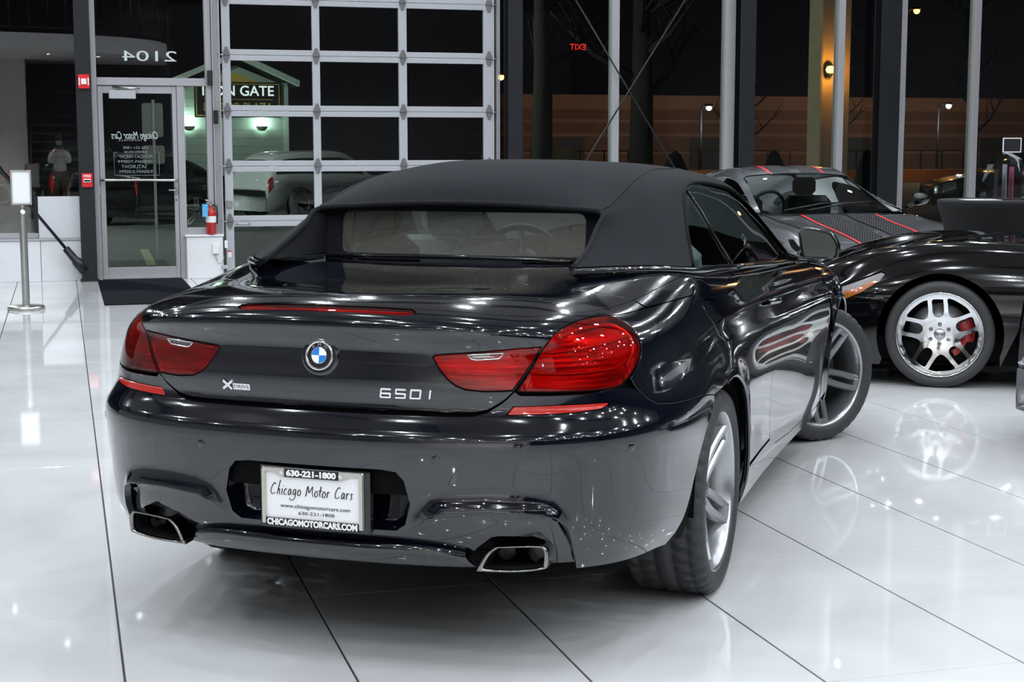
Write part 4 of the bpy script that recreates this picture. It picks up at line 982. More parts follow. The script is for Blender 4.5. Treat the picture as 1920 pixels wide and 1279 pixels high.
# ---------------------------------------------------------------- door mirrors, handles
def mirror(sg):
    mb = MB(); out = [(.872,1.085),(.885,1.103),(.905,1.108),(1.000,1.090),(1.022,1.075),(1.048,1.030),(1.045,.995),(1.030,.972),(.91,.972),(.893,.980),(.880,1.02)]
    out = np.array(smooth_poly(out + out[:1], n=3)[:-1]); c = out.mean(0); K = len(out); V = []; F = []
    for k, y in ((.86, 1.93), (.93, 1.922), (1.0, 1.925), (1.03, 1.95), (1.0, 1.99), (.85, 2.04), (.5, 2.08), (.05, 2.09)):
        V += [(sg * (c[0] + (p[0] - c[0]) * k), y + (.05 if y > 1.9 else 0) * (p[0] - .87) * 1.4, c[1] + (p[1] - c[1]) * k) for p in out]
    for r in range(7):
        for i in range(K): F.append((r*K + i, r*K + (i+1) % K, (r+1)*K + (i+1) % K, (r+1)*K + i))
    me = mesh('door_mirror', V, F, True); bm = bmesh.new(); bm.from_mesh(me); bmesh.ops.recalc_face_normals(bm, faces=bm.faces); bm.to_mesh(me); bm.free()
    o = obj('door_mirror', me, 'gloss_black', car)
    obj('mirror_glass', mesh('mirror_glass', V[:K], [tuple(range(K))[::(1 if sg > 0 else -1)]]), 'mirror_glass', o)
    MB().tube([(sg * .80, 2.02, .965), (sg * .85, 2.01, .975), (sg * .90, 2.0, .985)], [.028, .020, .022], 12).build('mirror_arm', 'gloss_black', o)
mirror(1); mirror(-1)
for sg, d in ((1, dr), (-1, dl)):
    hu_, hv_ = np.linspace(2.80, 3.02, 9), np.linspace(.607, .597, 9); P = S_(hu_, hv_) + N_(hu_, hv_) * (np.sin(np.linspace(.25, PI - .25, 9)) * .030)[:, None]
    mb = MB().tube(P * [sg, 1, 1], [.009, .011, .012, .012, .012, .012, .012, .011, .009], 10); mb.build('door_handle', 'paint_black', d)
    P2 = P + np.array([.0105, 0, -.001]); MB().tube(P2 * [sg, 1, 1], .003, 6).build('handle_strip', 'chrome', d)
    hc = [(2.82, .585), (3.0, .578), (3.0, .618), (2.82, .626)]
    V_, F_, N2_ = panel_mesh(hc, S_, N_, .03, off=.0008, flange=0); obj('handle_cup', mesh('handle_cup', V_ * [sg, 1, 1], [f[::sg] for f in F_], True, N2_ * [sg, 1, 1]), 'gloss_black', d)
# ---------------------------------------------------------------- cabin
cab = MB().box((-.78, .15, .25), (.78, 2.4, .33)).box((-.80, .0, .3), (-.74, 2.3, .93), .01).box((.74, .0, .3), (.80, 2.3, .93), .01).box((-.74, -.02, .3), (.74, .06, 1.06), .01)
cab.build('cabin_tub', 'dark_trim', car)
def seat(x, y, name, front=True):
    w = .27 if front else .25
    o = MB().box((x - w, y, .40), (x + w, y + .55, .58), .05).build(name, 'leather_light', car)
    b = MB().box((-w, -.09, 0), (w, .09, .62 if front else .46), .06).xform(Matrix.Translation((x, y + .05, .50)) @ Matrix.Rotation(math.radians(16), 4, 'X')).build('seat_back', 'leather_light', o)
    b2 = MB().box((-.13, -.05, 0), (.13, .05, .19), .045).xform(Matrix.Translation((x, y - .13, 1.10) if front else (x, y - .06, .96)) @ Matrix.Rotation(math.radians(12), 4, 'X')).build('headrest', 'leather_light' if front else 'dark_trim', o)
for x in (-.37, .37): seat(x, 1.05, 'front_seat'); seat(x * .95, .28, 'rear_seat', False)
MB().box((-.70, .02, .93), (.70, .42, 1.035), .03).build('pale_cabin_block', 'leather_light', car)  # pale block added for the bright area behind the quarter glass
dash = MB().box((-.74, 1.98, .60), (.74, 2.42, .90), .06).build('dashboard', 'dark_trim', car)
st = MB(); c = Vector((-.37, 1.86, .93)); Mx = Matrix.Translation(c) @ Matrix.Rotation(math.radians(-65), 4, 'X')
ring = [(.185 * math.cos(2*PI*k/36), .185 * math.sin(2*PI*k/36), 0) for k in range(36)]; st.tube(ring, .016, 10, closed=True)
for a in (0., PI, -PI/2): st.tube([(.04 * math.cos(a), .04 * math.sin(a), 0), (.18 * math.cos(a), .18 * math.sin(a), 0)], .014, 8)
st.lathe([(0, .03), (.06, .025), (.075, 0), (.06, -.03)], 24); st.xform(Mx).build('steering_wheel', 'dark_trim', car)
MB().box((-.10, 2.0, 1.235), (.10, 2.02, 1.295), .01).xform(Matrix.Translation((0, -.28, .0))).build('rear_view_mirror', 'dark_trim', car)
# ---------------------------------------------------------------- neighbouring sports cars in the showroom
def net_panels(root, net, scale, items):
    """items: (name, polygon (row, col), material, offset, mirrored, step, holes)"""
    S = NetSurf(net); made = {}
    for nm, poly, m, off, mi, step, holes in items:
        try:
            r = panel(nm, poly, S, S.normal, step, m, root, mirror=mi, scale=scale, off=off, gap=.0015, flange=.012 if off <= 0.0011 else .0, holes=holes)
        except Exception as e: print('panel failed', nm, e); continue
        made[nm] = r
    return S
def arch_net(S, yc, zc, R, b0, a0, t0, t1, n=26, sg=1):
    """closed-ish arc of the wheel opening in (b, a) of a net surface"""
    out = []; q = np.array([b0, a0], float)
    for k in range(n + 1):
        a = t0 + (t1 - t0) * k / n; y, z = yc + R * math.cos(a), zc + R * math.sin(a)
        for _ in range(25):
            f = lambda q: S(q[:1], q[1:])[0][1:] - (y, z); r = f(q); J = np.stack([(f(q + e) - r) / 1e-4 for e in np.eye(2) * 1e-4], 1)
            q = q - np.clip(np.linalg.lstsq(J, r, rcond=None)[0], -.3, .3); q = np.clip(q, [0, 0], [S.R - 1, S.C - 1 - S.o])
        out.append(tuple(q))
    return out
def simple_wheel(parent, loc, rz, R, w, rim, m='silver', spokes=5, tyre_n=48, red=False):
    mb = MB().lathe([(rim, -w * .40), (rim * .93, -w * .3), (rim * .91, w * .2), (rim * .95, w * .40), (rim * 1.0, w * .46), (rim * 1.02, w * .42)], 40, 'x')
    for k in range(spokes): spoke(mb, 2*PI*k/spokes + PI/2, rim * .12, rim * .96, 0, 0, rim * .26, rim * .20, w * .30, w * .40, w * .16, nst=4)
    mb.lathe([(0, w * .34), (rim * .22, w * .32), (rim * .26, w * .2)], 20, 'x')
    wh = mb.build('wheel', m, parent, loc, (0, 0, rz))
    h = w / 2; MB().lathe([(rim, -h * .85), (rim + (R - rim) * .5, -h), (R - .01, -h * .85), (R, -h * .7), (R, h * .7), (R - .01, h * .85), (rim + (R - rim) * .5, h), (rim, h * .85)], tyre_n, 'x').build('tyre', 'rubber', wh)
    MB().lathe([(0, -.02), (rim * .9, -.02)], 30, 'x').build('brake_backing', 'gap_black', wh)
    return wh
# --- black roadster whose front wheel faces the viewer
VA = math.radians(58.6)
vip = empty('sports_car', (5.56 + .02, 9.05 + .02, 0), VA, 'black low sports car with polished six-hole wheel and red brake caliper', 'car')
rows = []
for y, zc, cr, kx in ((1.06,.50,.50,.72),(.94,.57,.585,.84),(.74,.655,.700,.93),(.50,.73,.795,.985),(.22,.79,.858,1.),(-.05,.83,.882,1.),(-.35,.86,.882,1.),(-.75,.885,.872,.995),(-1.3,.90,.875,.98),(-1.9,.90,.90,1.),(-2.5,.88,.93,1.01),(-3.0,.82,.86,.95),(-3.3,.70,.72,.85)):
    rows.append([(0, y, zc), (.22*kx, y, zc + .012), (.46*kx, y, zc + (cr - zc) * .25), (.70*kx, y - (.03 if y > .9 else 0), cr), (.865*kx, y - (.08 if y > .9 else 0), cr - .10 + (.0 if y < .9 else .05)), (.945*kx, y - (.12 if y > .9 else 0), min(.58, cr - .16) if y < .9 else .42), (.955*kx, y - (.12 if y > .9 else 0), .36 if y < .9 else .33), (.93*kx, y - (.12 if y > .9 else 0), .13)])
VN = rows[::-1]                                     # rows run tail -> nose so normals face outwards
VS = NetSurf(VN); NR = len(rows) - 1
bi = lambda y: NR - np.interp(-y, [-r[0][1] for r in rows], range(NR + 1))
va = arch_net(VS, 0., .325, .372, bi(-.37), 6.5, math.radians(200), math.radians(-25), 30)
yv = lambda y, a: (float(bi(y)), a)
bodyv = [yv(-.52, 0), yv(-.52, 3), yv(-.52, 4.2), yv(-.50, 5), yv(-.47, 6), (va[0][0] - .02, 7)] + va + [(va[-1][0] + .05, 7), yv(.80, 7), yv(.98, 7), (NR, 7), (NR, 0)]
HL = [yv(.66, 4.85), yv(.50, 4.45), yv(.36, 4.20), yv(.335, 4.32), yv(.37, 4.62), yv(.47, 5.02), yv(.56, 5.30), yv(.66, 5.38)]
scv = (.27, .15)
bv = panel('front_body', bodyv + [], VS, VS.normal, .03, 'paint_viper', vip, mirror=True, scale=scv, holes=[HL])
SIDE_V = [yv(-.53, 4.4), yv(-1.3, 4.4), yv(-1.85, 4.4), yv(-1.85, 7), yv(-.47, 7), yv(-.48, 6), yv(-.51, 5)]
panel('side_panel', SIDE_V, VS, VS.normal, .05, 'paint_viper', vip, mirror=True, scale=scv, off=-.035)
panel('deck_panel', [yv(-.53, -4.4), yv(-.53, 4.4), yv(-1.0, 4.4), yv(-1.0, -4.4)], VS, VS.normal, .06, 'paint_viper', vip, scale=scv)
panel('cabin_side', [yv(-1.0, 2.6), yv(-1.0, 4.4), yv(-1.85, 4.4), yv(-1.85, 2.6)], VS, VS.normal, .06, 'paint_viper', vip, scale=scv, mirror=True)
panel('tail_body', [yv(-1.86, -7), yv(-1.86, 7), (0, 7), (0, -7)], VS, VS.normal, .08, 'paint_viper', vip, scale=scv)
for P in (HL, [(b, -a) for b, a in HL[::-1]]):
    hb = panel('headlamp', P, VS, VS.normal, .02, 'disc_steel', vip, scale=scv, off=-.012, gap=.003, flange=.004)
    sg = 1 if P is HL else -1
    panel('headlamp_cover', P, VS, VS.normal, .02, 'clear_acrylic', hb, scale=scv, off=.0005, gap=.002, flange=0)
    AM = [(b, sg * a) for b, a in [yv(.63, 5.05), yv(.52, 4.90), yv(.40, 4.55), yv(.375, 4.62), yv(.47, 5.02), yv(.56, 5.28), yv(.64, 5.34)]]
    panel('turn_signal', AM if sg > 0 else AM[::-1], VS, VS.normal, .02, 'amber', hb, scale=scv, off=-.004, gap=.001, flange=0)
ln_ = [yv(y, a) for y, a in ((.66, 5.42), (.5, 5.36), (.38, 5.33))]
for sg in (1, -1):
    P = VS(np.array([p[0] for p in ln_]), np.array([sg * p[1] for p in ln_])); MB().tube(P, .004, 6).build('bumper_seam', 'gap_black', vip)
# windscreen and hoop of the roadster
ws = MB().add([(-.62,-.98,.90),(.62,-.98,.90),(.52,-1.35,1.16),(-.52,-1.35,1.16)], [(0,1,2,3)]); ws.build('windscreen', 'car_glass', vip)
MB().tube([(-.64,-.96,.89),(-.53,-1.35,1.17),(.53,-1.35,1.17),(.64,-.96,.89)], .02, 8).build('screen_frame', 'gloss_black', vip)
MB().box((-.80,-2.0,.45),(.80,-1.0,.80), .03).build('cabin_tub', 'dark_trim', vip)
for x in (-.36, .36): MB().box((x - .24, -1.95, .60), (x + .24, -1.75, 1.10), .06).build('seat', 'dark_trim', vip)
MB().box((-.86, -2.9, .14), (.86, .85, .30), .02).build('underbody', 'gap_black', vip)
for sg in (1, -1):
    mb = MB().lathe([(.385, .42), (.385, .90)], 36, 'x', (0, 0, .325)).lathe([(.02, .42), (.385, .42)], 36, 'x', (0, 0, .325)); mb.v = [(sg * x, y, max(z, .14)) for x, y, z in mb.v]; mb.build('wheel_housing', 'gap_black', vip)
def viper_wheel(loc, flip):
    R, w, rim = .325, .275, .258; h = w / 2; n = 6
    # face disc with twelve windows cut between twin spokes
    V = []; loops = []
    outer = [(.247 * math.cos(2*PI*k/96), .247 * math.sin(2*PI*k/96)) for k in range(96)]; holes = []
    for k in range(5):
        A = math.radians(95 + 72 * k); ca, sa = math.cos(A), math.sin(A)
        pts = [(.214, -.033), (.217, 0), (.214, .033), (.170, .034), (.135, .033), (.112, .022), (.104, 0), (.112, -.022), (.135, -.033), (.170, -.034)]
        pts = [(r * ca - l * sa, r * sa + l * ca) for r, l in pts]; holes.append(smooth_poly(pts + pts[:1], n=3)[:-1])
        B = A + math.radians(36); pts = []
        for r, a in ((.224, -20.5), (.227, -10), (.227, 10), (.224, 20.5), (.19, 18.), (.16, 14.5), (.135, 8.5), (.124, 0), (.135, -8.5), (.16, -14.5), (.19, -18.)):
            a = math.radians(a); pts.append((r * math.cos(B + a), r * math.sin(B + a)))
        holes.append(smooth_poly(pts + pts[:1], n=3)[:-1])
    Sx = lambda u, v: np.stack([.085 + .030 * np.clip(np.hypot(u, v) / .24, 0, 1)**2, u, v], 1); Nx = lambda u, v: np.tile([1., 0, 0], (len(np.atleast_1d(u)), 1))
    Vv, F, NN = panel_mesh(outer, Sx, Nx, .018, gap=.0, flange=.035, holes=holes)
    mb = MB().lathe([(rim, -h * .8), (rim * .93, -h * .7), (rim * .92, h * .4), (.245, h * .74), (.252, h * .90), (.258, h * .93), (.262, h * .88)], 56, 'x')
    o_ = len(mb.v); mb.v += [tuple(p) for p in Vv]; mb.f += [tuple(i + o_ for i in f) for f in F]; mb.sm += [True] * len(F)
    wh = mb.build('wheel', 'chrome', vip, loc, (0, 0, PI if flip else 0))
    MB().lathe([(rim, -h * .85), (rim + .02, -h * .98), (.295, -h), (.316, -h * .93), (R, -h * .80), (R, h * .80), (.316, h * .93), (.295, h), (rim + .02, h * .98), (rim, h * .85)], 72, 'x').build('tyre', 'rubber', wh)
    MB().lathe([(.05, .0), (.185, .0), (.185, .025), (.05, .025)], 48, 'x').build('brake_disc', 'disc_steel', wh)
    MB().lathe([(.125, -.02), (.205, -.02), (.212, .02), (.205, .058), (.125, .062), (.125, -.02)], 16, 'x', a0=math.radians(-55), a1=math.radians(30)).build('brake_caliper', 'brake_red', wh)
    MB().lathe([(0, .108), (.028, .106), (.034, .100), (.034, .08)], 24, 'x').build('centre_cap', 'silver', wh)
    for k in range(6):
        a = 2*PI*k/6 + PI/2; y, z = .060 * math.cos(a), .060 * math.sin(a); MB().lathe([(0, .112), (.009, .110), (.0115, .100), (.0115, .085)], 12, 'x', (0, y, z)).build('wheel_nut', 'steel_dark', wh)
    MB().lathe([(0, -.03), (.235, -.03)], 40, 'x').build('brake_backing', 'gap_black', wh)
viper_wheel((-.80, 0, .325), True); viper_wheel((.80, 0, .325), False)
simple_wheel(vip, (-.78, -2.5, .33), PI, .33, .32, .25, 'chrome'); simple_wheel(vip, (.78, -2.5, .33), 0, .33, .32, .25, 'chrome')
# badge on the flank
me = text_mesh('V10', .085, .003, align='LEFT', shear=.25, bold=.001); xs = [v.co.x for v in me.vertices]
me.transform(Matrix.Translation((-.925, -.545, .375)) @ Matrix.Rotation(-PI/2, 4, 'Z') @ Matrix.Rotation(PI/2, 4, 'X')); obj('flank_badge', me, 'chrome', vip)
# --- grey coupe behind, bonnet stripe edged in red
zc = empty('sports_coupe', (6.52, 11.69, 0), PI, 'grey sports coupe with dotted black bonnet stripe edged in red', 'car')
rz = []
for y, z0, z2, cr, kx, cabin in ((.90,.50,.50,.48,.80,0),(.70,.60,.60,.59,.92,0),(.40,.69,.69,.70,.98,0),(.05,.765,.765,.790,1.,0),(-.35,.825,.825,.835,1.,0),(-.62,.870,.865,.865,1.,0),(-.78,.895,.885,.882,1.,.4),(-1.42,1.225,1.205,1.15,1.,1),(-1.95,1.27,1.25,1.19,1.,1),(-2.6,1.19,1.17,1.10,1.,1),(-3.2,.98,.96,.92,1.,.6),(-3.5,.80,.79,.77,.95,0)):
    x3 = .72 - .15 * cabin; z4 = (cr - .06) * (1 - cabin) + .90 * cabin if cabin < 1 else .90
    rz.append([(0, y, z0), (.24*kx, y, z0 - .002), (.48*kx, y, z2), (x3*kx, y, cr), (.84*kx, y, z4 if cabin else cr - .07), (.915*kx, y, .60 if y < .8 else .44), (.915*kx, y, .38), (.88*kx, y, .14)])
ZN = rz[::-1]; ZS = NetSurf(ZN); NZ = len(rz) - 1
bz = lambda y: NZ - np.interp(-y, [-r[0][1] for r in rz], range(NZ + 1)); yz = lambda y, a: (float(bz(y)), a)
za = arch_net(ZS, 0., .33, .36, bz(-.36), 6.4, math.radians(200), math.radians(-25), 24)
HLZ = [yz(.66, 4.55), yz(.45, 4.15), yz(.18, 3.75), yz(.12, 3.95), yz(.25, 4.35), yz(.45, 4.75), yz(.60, 4.95)]
hoodz = [yz(-.66, -2.9), yz(-.66, 2.9), yz(-.3, 2.85), yz(.1, 2.8), yz(.5, 2.6), yz(.74, 2.3), yz(.74, -2.3), yz(.5, -2.6), yz(.1, -2.8), yz(-.3, -2.85)]
panel('bonnet', hoodz, ZS, ZS.normal, .04, 'paint_grey', zc, scale=(.3, .18), gap=.003)
fz = [yz(-.66, 2.95), yz(-.3, 2.9), yz(.1, 2.85), yz(.5, 2.65), yz(.76, 2.3), yz(.76, 0), (NZ, 0), (NZ, 7), yz(.6, 7), (za[-1][0] + .03, 7)] + za[::-1] + [(za[0][0] - .02, 7), yz(-.75, 7), yz(-.75, 4.3), yz(-.72, 3.4)]
panel('front_wing', fz, ZS, ZS.normal, .045, 'paint_grey', zc, scale=(.3, .18), mirror=True, holes=[HLZ])
hz = panel('headlamp', HLZ, ZS, ZS.normal, .03, 'gloss_black', zc, scale=(.3, .18), mirror=True, off=-.01, flange=.005)
panel('headlamp_cover', HLZ, ZS, ZS.normal, .03, 'clear_acrylic', zc, scale=(.3, .18), mirror=True, off=.0006, flange=0)
panel('windscreen', [yz(-.80, -2.95), yz(-.80, 2.95), yz(-1.1, 2.9), yz(-1.40, 2.75), yz(-1.40, -2.75), yz(-1.1, -2.9)], ZS, ZS.normal, .06, 'car_glass', zc, scale=(.5, .18), flange=0)
panel('screen_pillar', [yz(-.80, 2.95), yz(-.80, 3.35), yz(-1.1, 3.2), yz(-1.42, 3.1), yz(-1.42, 2.75), yz(-1.1, 2.9)], ZS, ZS.normal, .05, 'paint_grey', zc, scale=(.5, .18), mirror=True)
panel('roof', [yz(-1.41, -3.1), yz(-1.41, 3.1), yz(-2.5, 3.1), yz(-2.5, -3.1)], ZS, ZS.normal, .07, 'paint_grey', zc, scale=(.5, .18))
panel('side_glass', [yz(-.95, 3.4), yz(-1.42, 3.12), yz(-2.5, 3.12), yz(-2.9, 3.95), yz(-.9, 3.95)], ZS, ZS.normal, .07, 'car_glass', zc, scale=(.5, .18), mirror=True, flange=0)
panel('door', [yz(-.76, 4.02), yz(-2.1, 4.02), yz(-2.1, 7), yz(-.76, 7)], ZS, ZS.normal, .08, 'paint_grey', zc, scale=(.4, .18), mirror=True)
panel('rear_wing', [yz(-2.11, 4.02), yz(-3.0, 4.02), yz(-2.52, 3.1), yz(-2.52, 0), (0, 0), (0, 7), yz(-2.11, 7)], ZS, ZS.normal, .08, 'paint_grey', zc, scale=(.4, .18), mirror=True)
# dotted stripe
sm = mat('stripe_dots', (.010, .010, .011), .75, spec=.08); ntz = sm.node_tree; tcz = ntz.nodes.new('ShaderNodeTexCoord'); mpz = ntz.nodes.new('ShaderNodeMapping'); mpz.inputs['Scale'].default_value = (42, 24, 1)
vz = ntz.nodes.new('ShaderNodeTexVoronoi'); vz.inputs['Randomness'].default_value = 0.; vz.inputs['Scale'].default_value = 1.; vz.voronoi_dimensions = '2D'
cz = ntz.nodes.new('ShaderNodeValToRGB'); cz.color_ramp.elements[0].position = .16; cz.color_ramp.elements[0].color = (.16, .165, .175, 1); cz.color_ramp.elements[1].position = .26; cz.color_ramp.elements[1].color = (.010, .010, .011, 1)
ntz.links.new(tcz.outputs['Object'], mpz.inputs[0]); ntz.links.new(mpz.outputs[0], vz.inputs['Vector']); ntz.links.new(vz.outputs['Distance'], cz.inputs[0]); ntz.links.new(cz.outputs[0], ntz.nodes['Principled BSDF'].inputs['Base Color'])
for sg in (1, -1):
    q = lambda pts: [(b, sg * a) for b, a in pts][::sg]
    panel('stripe', q([yz(-.65, .22), yz(-.65, 1.42), yz(0, 1.42), yz(.73, 1.3), yz(.73, .20), yz(0, .22)]), ZS, ZS.normal, .05, 'stripe_dots', zc, scale=(.3, .18), off=.006, flange=0)
    panel('stripe_edge', q([yz(-.65, 1.43), yz(-.65, 1.56), yz(0, 1.56), yz(.73, 1.44), yz(.73, 1.31), yz(0, 1.43)]), ZS, ZS.normal, .04, 'red_bright', zc, scale=(.3, .18), off=.007, flange=0)
    panel('roof_stripe_edge', q([yz(-1.42, 1.05), yz(-1.42, 1.18), yz(-2.4, 1.18), yz(-2.4, 1.05)]), ZS, ZS.normal, .05, 'red_bright', zc, scale=(.5, .18), off=.0018, flange=0)
    panel('roof_stripe', q([yz(-1.42, .2), yz(-1.42, 1.04), yz(-2.4, 1.04), yz(-2.4, .2)]), ZS, ZS.normal, .08, 'matt_black', zc, scale=(.5, .18), off=.0015, flange=0)
for sg in (1, -1):
    mb = MB(); ring_ = np.array([(0, -.055), (.05, -.06), (.12, -.045), (.155, 0), (.14, .045), (.06, .055), (.0, .04)]); V = []; K = len(ring_)
    for k, y in ((.2, -.055), (.8, -.05), (1., -.02), (1., .02), (.75, .06), (.2, .085)):
        c_ = ring_.mean(0); V += [(sg * (.90 + c_[0] + (p[0] - c_[0]) * k), -.88 + y, .99 + (p[1] - c_[1]) * k) for p in ring_]
    F = [(r*K + i, r*K + (i+1) % K, (r+1)*K + (i+1) % K, (r+1)*K + i) for r in range(5) for i in range(K)] + [tuple(range(K)), tuple(5*K + i for i in range(K))]
    mb.add(V, F, True); mo = mb.build('door_mirror', 'gloss_black', zc, fix=True); MB().tube([(sg * .82, -.86, .92), (sg * .93, -.87, .965)], .018, 8).build('mirror_arm', 'gloss_black', mo)
    mbh = MB().lathe([(.37, .42), (.37, .87)], 30, 'x', (0, 0, .33)).lathe([(.02, .42), (.37, .42)], 30, 'x', (0, 0, .33)); mbh.v = [(sg * x, y, max(z, .14)) for x, y, z in mbh.v]; mbh.build('wheel_housing', 'gap_black', zc)
    simple_wheel(zc, (sg * .77, 0, .33), 0 if sg > 0 else PI, .33, .25, .245, 'silver'); simple_wheel(zc, (sg * .77, -2.55, .33), 0 if sg > 0 else PI, .33, .27, .245, 'silver')
MB().box((-.80, -3.2, .16), (.80, .6, .36), .02).build('underbody', 'gap_black', zc); MB().box((-.74, -1.2, .55), (.74, -.85, .86), .05).build('dashboard', 'dark_trim', zc)
for x in (-.36, .36): MB().box((x - .23, -2.0, .35), (x + .23, -1.8, 1.0), .06).build('seat', 'dark_trim', zc); MB().box((x - .12, -2.03, 1.0), (x + .12, -1.93, 1.17), .04).build('headrest', 'dark_trim', zc)
MB().tube([(.36 + .17 * math.cos(2*PI*k/30), -1.28 + .06 * math.sin(2*PI*k/30), .90 + .16 * math.sin(2*PI*k/30)) for k in range(30)], .016, 8, closed=True).build('steering_wheel', 'dark_trim', zc)
for sg in (1, -1): MB().tube([(sg * .12 + .3, -.79, .905), (sg * .12 - .1, -.90, .955), (sg * .12 - .38, -.93, .968)], .008, 6).build('wiper', 'matt_black', zc)
# ---------------------------------------------------------------- plain parked cars (outside and the edge of a silver one)
def parked_car(name, loc, rz_, label, paint, prof, W, R=.33, tall=False, lamps='rear', group=None, ybelt=None, scale=1.):
    """prof rows: (y, z_belt, z_top, half width of the top)"""
    root = empty(name, loc, rz_, label, 'car', group); root.scale = (scale,) * 3
    net = []
    W0 = W; ym = max(r[0] for r in prof); yn = min(r[0] for r in prof)
    for y, zb, zt, wt in prof:
        kf = 1 - .45 * max(0, (y - (ym - .55)) / .55)**2.2 if prof is WEDGE else 1 - .18 * max(0, (y - (ym - .5)) / .5)**2 - .10 * max(0, ((yn + .5) - y) / .5)**2
        W = W0 * kf; wt = wt * kf
        net.append([(0, y, zt), (wt * .55, y, zt - .005), (wt * .92, y, zt - .03 * (zt > zb + .1) - .005), (max(wt, W * .9) if zt < zb + .1 else wt + .05 * (1 if zt > zb else 0), y, max(zb + .01, zt - .12) if zt > zb + .1 else zb), (W * .955, y, zb - .01), (W, y, zb * .72), (W * .99, y, .40), (W * .94, y, .20)])
    S = NetSurf(net[::-1] if net[0][0][1] > net[-1][0][1] else net); n = len(prof) - 1; ys = [r[0] for r in prof]
    ys_s = sorted(ys); bi = lambda y: float(np.interp(y, ys_s, range(n + 1)))
    V = []; F = []; nb, na = n * 6 + 1, 57
    bb, aa = np.meshgrid(np.linspace(0, n, nb), np.linspace(-7, 7, na), indexing='ij'); P = S(bb.ravel(), aa.ravel())
    for i in range(nb - 1):
        for j in range(na - 1): F.append((i*na + j, i*na + j + 1, (i+1)*na + j + 1, (i+1)*na + j))
    F += [tuple(range(na)), tuple((nb-1)*na + k for k in range(na))[::-1]]
    me = mesh('body', P, F, True); obj('body', me, paint, root)
    return root, S, bi, ys_s
def finish_car(root, S, bi, W, axles, R, glass, front_y, rear_y, zl, paint_rim='silver'):
    for sg in (1, -1):
        for y in axles:
            MB().lathe([(0, 0), (R + .05, 0), (R + .055, -.02)], 28, 'x', (0, y, R)).xform(Matrix.Scale(1, 4)).build('wheel_arch', 'gap_black', root, (sg * (W + .004), 0, 0), (0, 0, 0))
            simple_wheel(root, (sg * (W - .085), y, R), 0 if sg > 0 else PI, R, .23, R * .70, paint_rim)
    for nm, poly, mi in glass:
        panel(nm, [(bi(y), a) for y, a in poly], S, S.normal, .08, 'car_glass_dark', root, mirror=mi, scale=(.4, .2), off=.006, flange=0)
    for sg in (1, -1):
        for nm, y0, y1, mm in (('tail_lamp', rear_y + .04, rear_y + .17, 'lens_red'), ('head_lamp', front_y - .20, front_y - .45, 'clear_lamp')):
            pl = [(bi(y0), sg * 4.05), (bi(y0), sg * 5.1), (bi(y1), sg * 4.9), (bi(y1), sg * 4.05)]; panel(nm, pl if sg > 0 else pl[::-1], S, S.normal, .06, mm, root, scale=(.4, .2), off=.008, flange=.012)
mat('car_glass_dark', (.006, .007, .008), .04, coat=1.); mat('clear_lamp', (.5, .5, .52), .1, metal=.6)
mat('paint_white', (.62, .64, .66), .3, coat=1.); mat('paint_silver', (.45, .46, .48), .3, metal=.6, coat=1.); mat('paint_red', (.20, .008, .010), .25, coat=1.); mat('paint_dark', (.012, .012, .014), .25, coat=1.)
SEDAN = [(2.35,.62,.62,.72),(2.0,.72,.74,.74),(1.3,.86,.88,.74),(.9,.92,.95,.74),(.2,.95,1.36,.56),(-.6,.96,1.42,.56),(-1.2,.97,1.34,.55),(-1.75,.97,1.02,.70),(-2.2,.92,.95,.70),(-2.4,.70,.70,.70)]
SUV = [(2.3,.70,.72,.78),(2.0,.90,.94,.80),(1.3,1.0,1.04,.80),(.85,1.04,1.12,.76),(.35,1.06,1.58,.62),(-.4,1.07,1.68,.63),(-1.4,1.08,1.66,.62),(-2.0,1.08,1.52,.60),(-2.3,1.02,1.10,.74),(-2.42,.70,.72,.76)]
PICK = [(2.8,.85,.88,.84),(2.4,1.08,1.12,.86),(1.6,1.14,1.18,.86),(1.2,1.18,1.28,.80),(.7,1.2,1.80,.66),(-.2,1.2,1.84,.66),(-.75,1.2,1.74,.64),(-.95,1.2,1.24,.84),(-2.6,1.2,1.24,.84),(-2.75,.80,.82,.84)]
WEDGE = [(2.30,.25,.26,.60),(2.22,.31,.33,.68),(2.10,.37,.39,.74),(1.7,.50,.52,.78),(1.2,.64,.66,.78),(.7,.78,.82,.74),(.0,.86,1.12,.52),(-.7,.88,1.16,.52),(-1.3,.90,1.06,.55),(-1.9,.90,.94,.74),(-2.3,.70,.72,.74)]
GL_S = [('side_window', [(.55, 3.35), (.55, 3.9), (-1.5, 3.9), (-1.15, 3.15), (.1, 3.15)], True), ('windscreen', [(.82, -2.5), (.82, 2.5), (.25, 2.5), (.25, -2.5)], False), ('rear_window', [(-1.3, -2.4), (-1.3, 2.4), (-1.68, 2.4), (-1.68, -2.4)], False)]
GL_U = [('side_window', [(.55, 3.4), (.55, 3.9), (-2.1, 3.9), (-1.95, 3.15), (.3, 3.15)], True), ('windscreen', [(.82, -2.5), (.82, 2.5), (.40, 2.5), (.40, -2.5)], False), ('rear_window', [(-2.06, -2.4), (-2.06, 2.4), (-2.24, 2.4), (-2.24, -2.4)], False)]
GL_P = [('side_window', [(.95, 3.4), (.95, 3.9), (-.8, 3.9), (-.72, 3.15), (.65, 3.15)], True), ('windscreen', [(1.18, -2.5), (1.18, 2.5), (.75, 2.5), (.75, -2.5)], False), ('rear_window', [(-.78, -2.4), (-.78, 2.4), (-.92, 2.4), (-.92, -2.4)], False)]
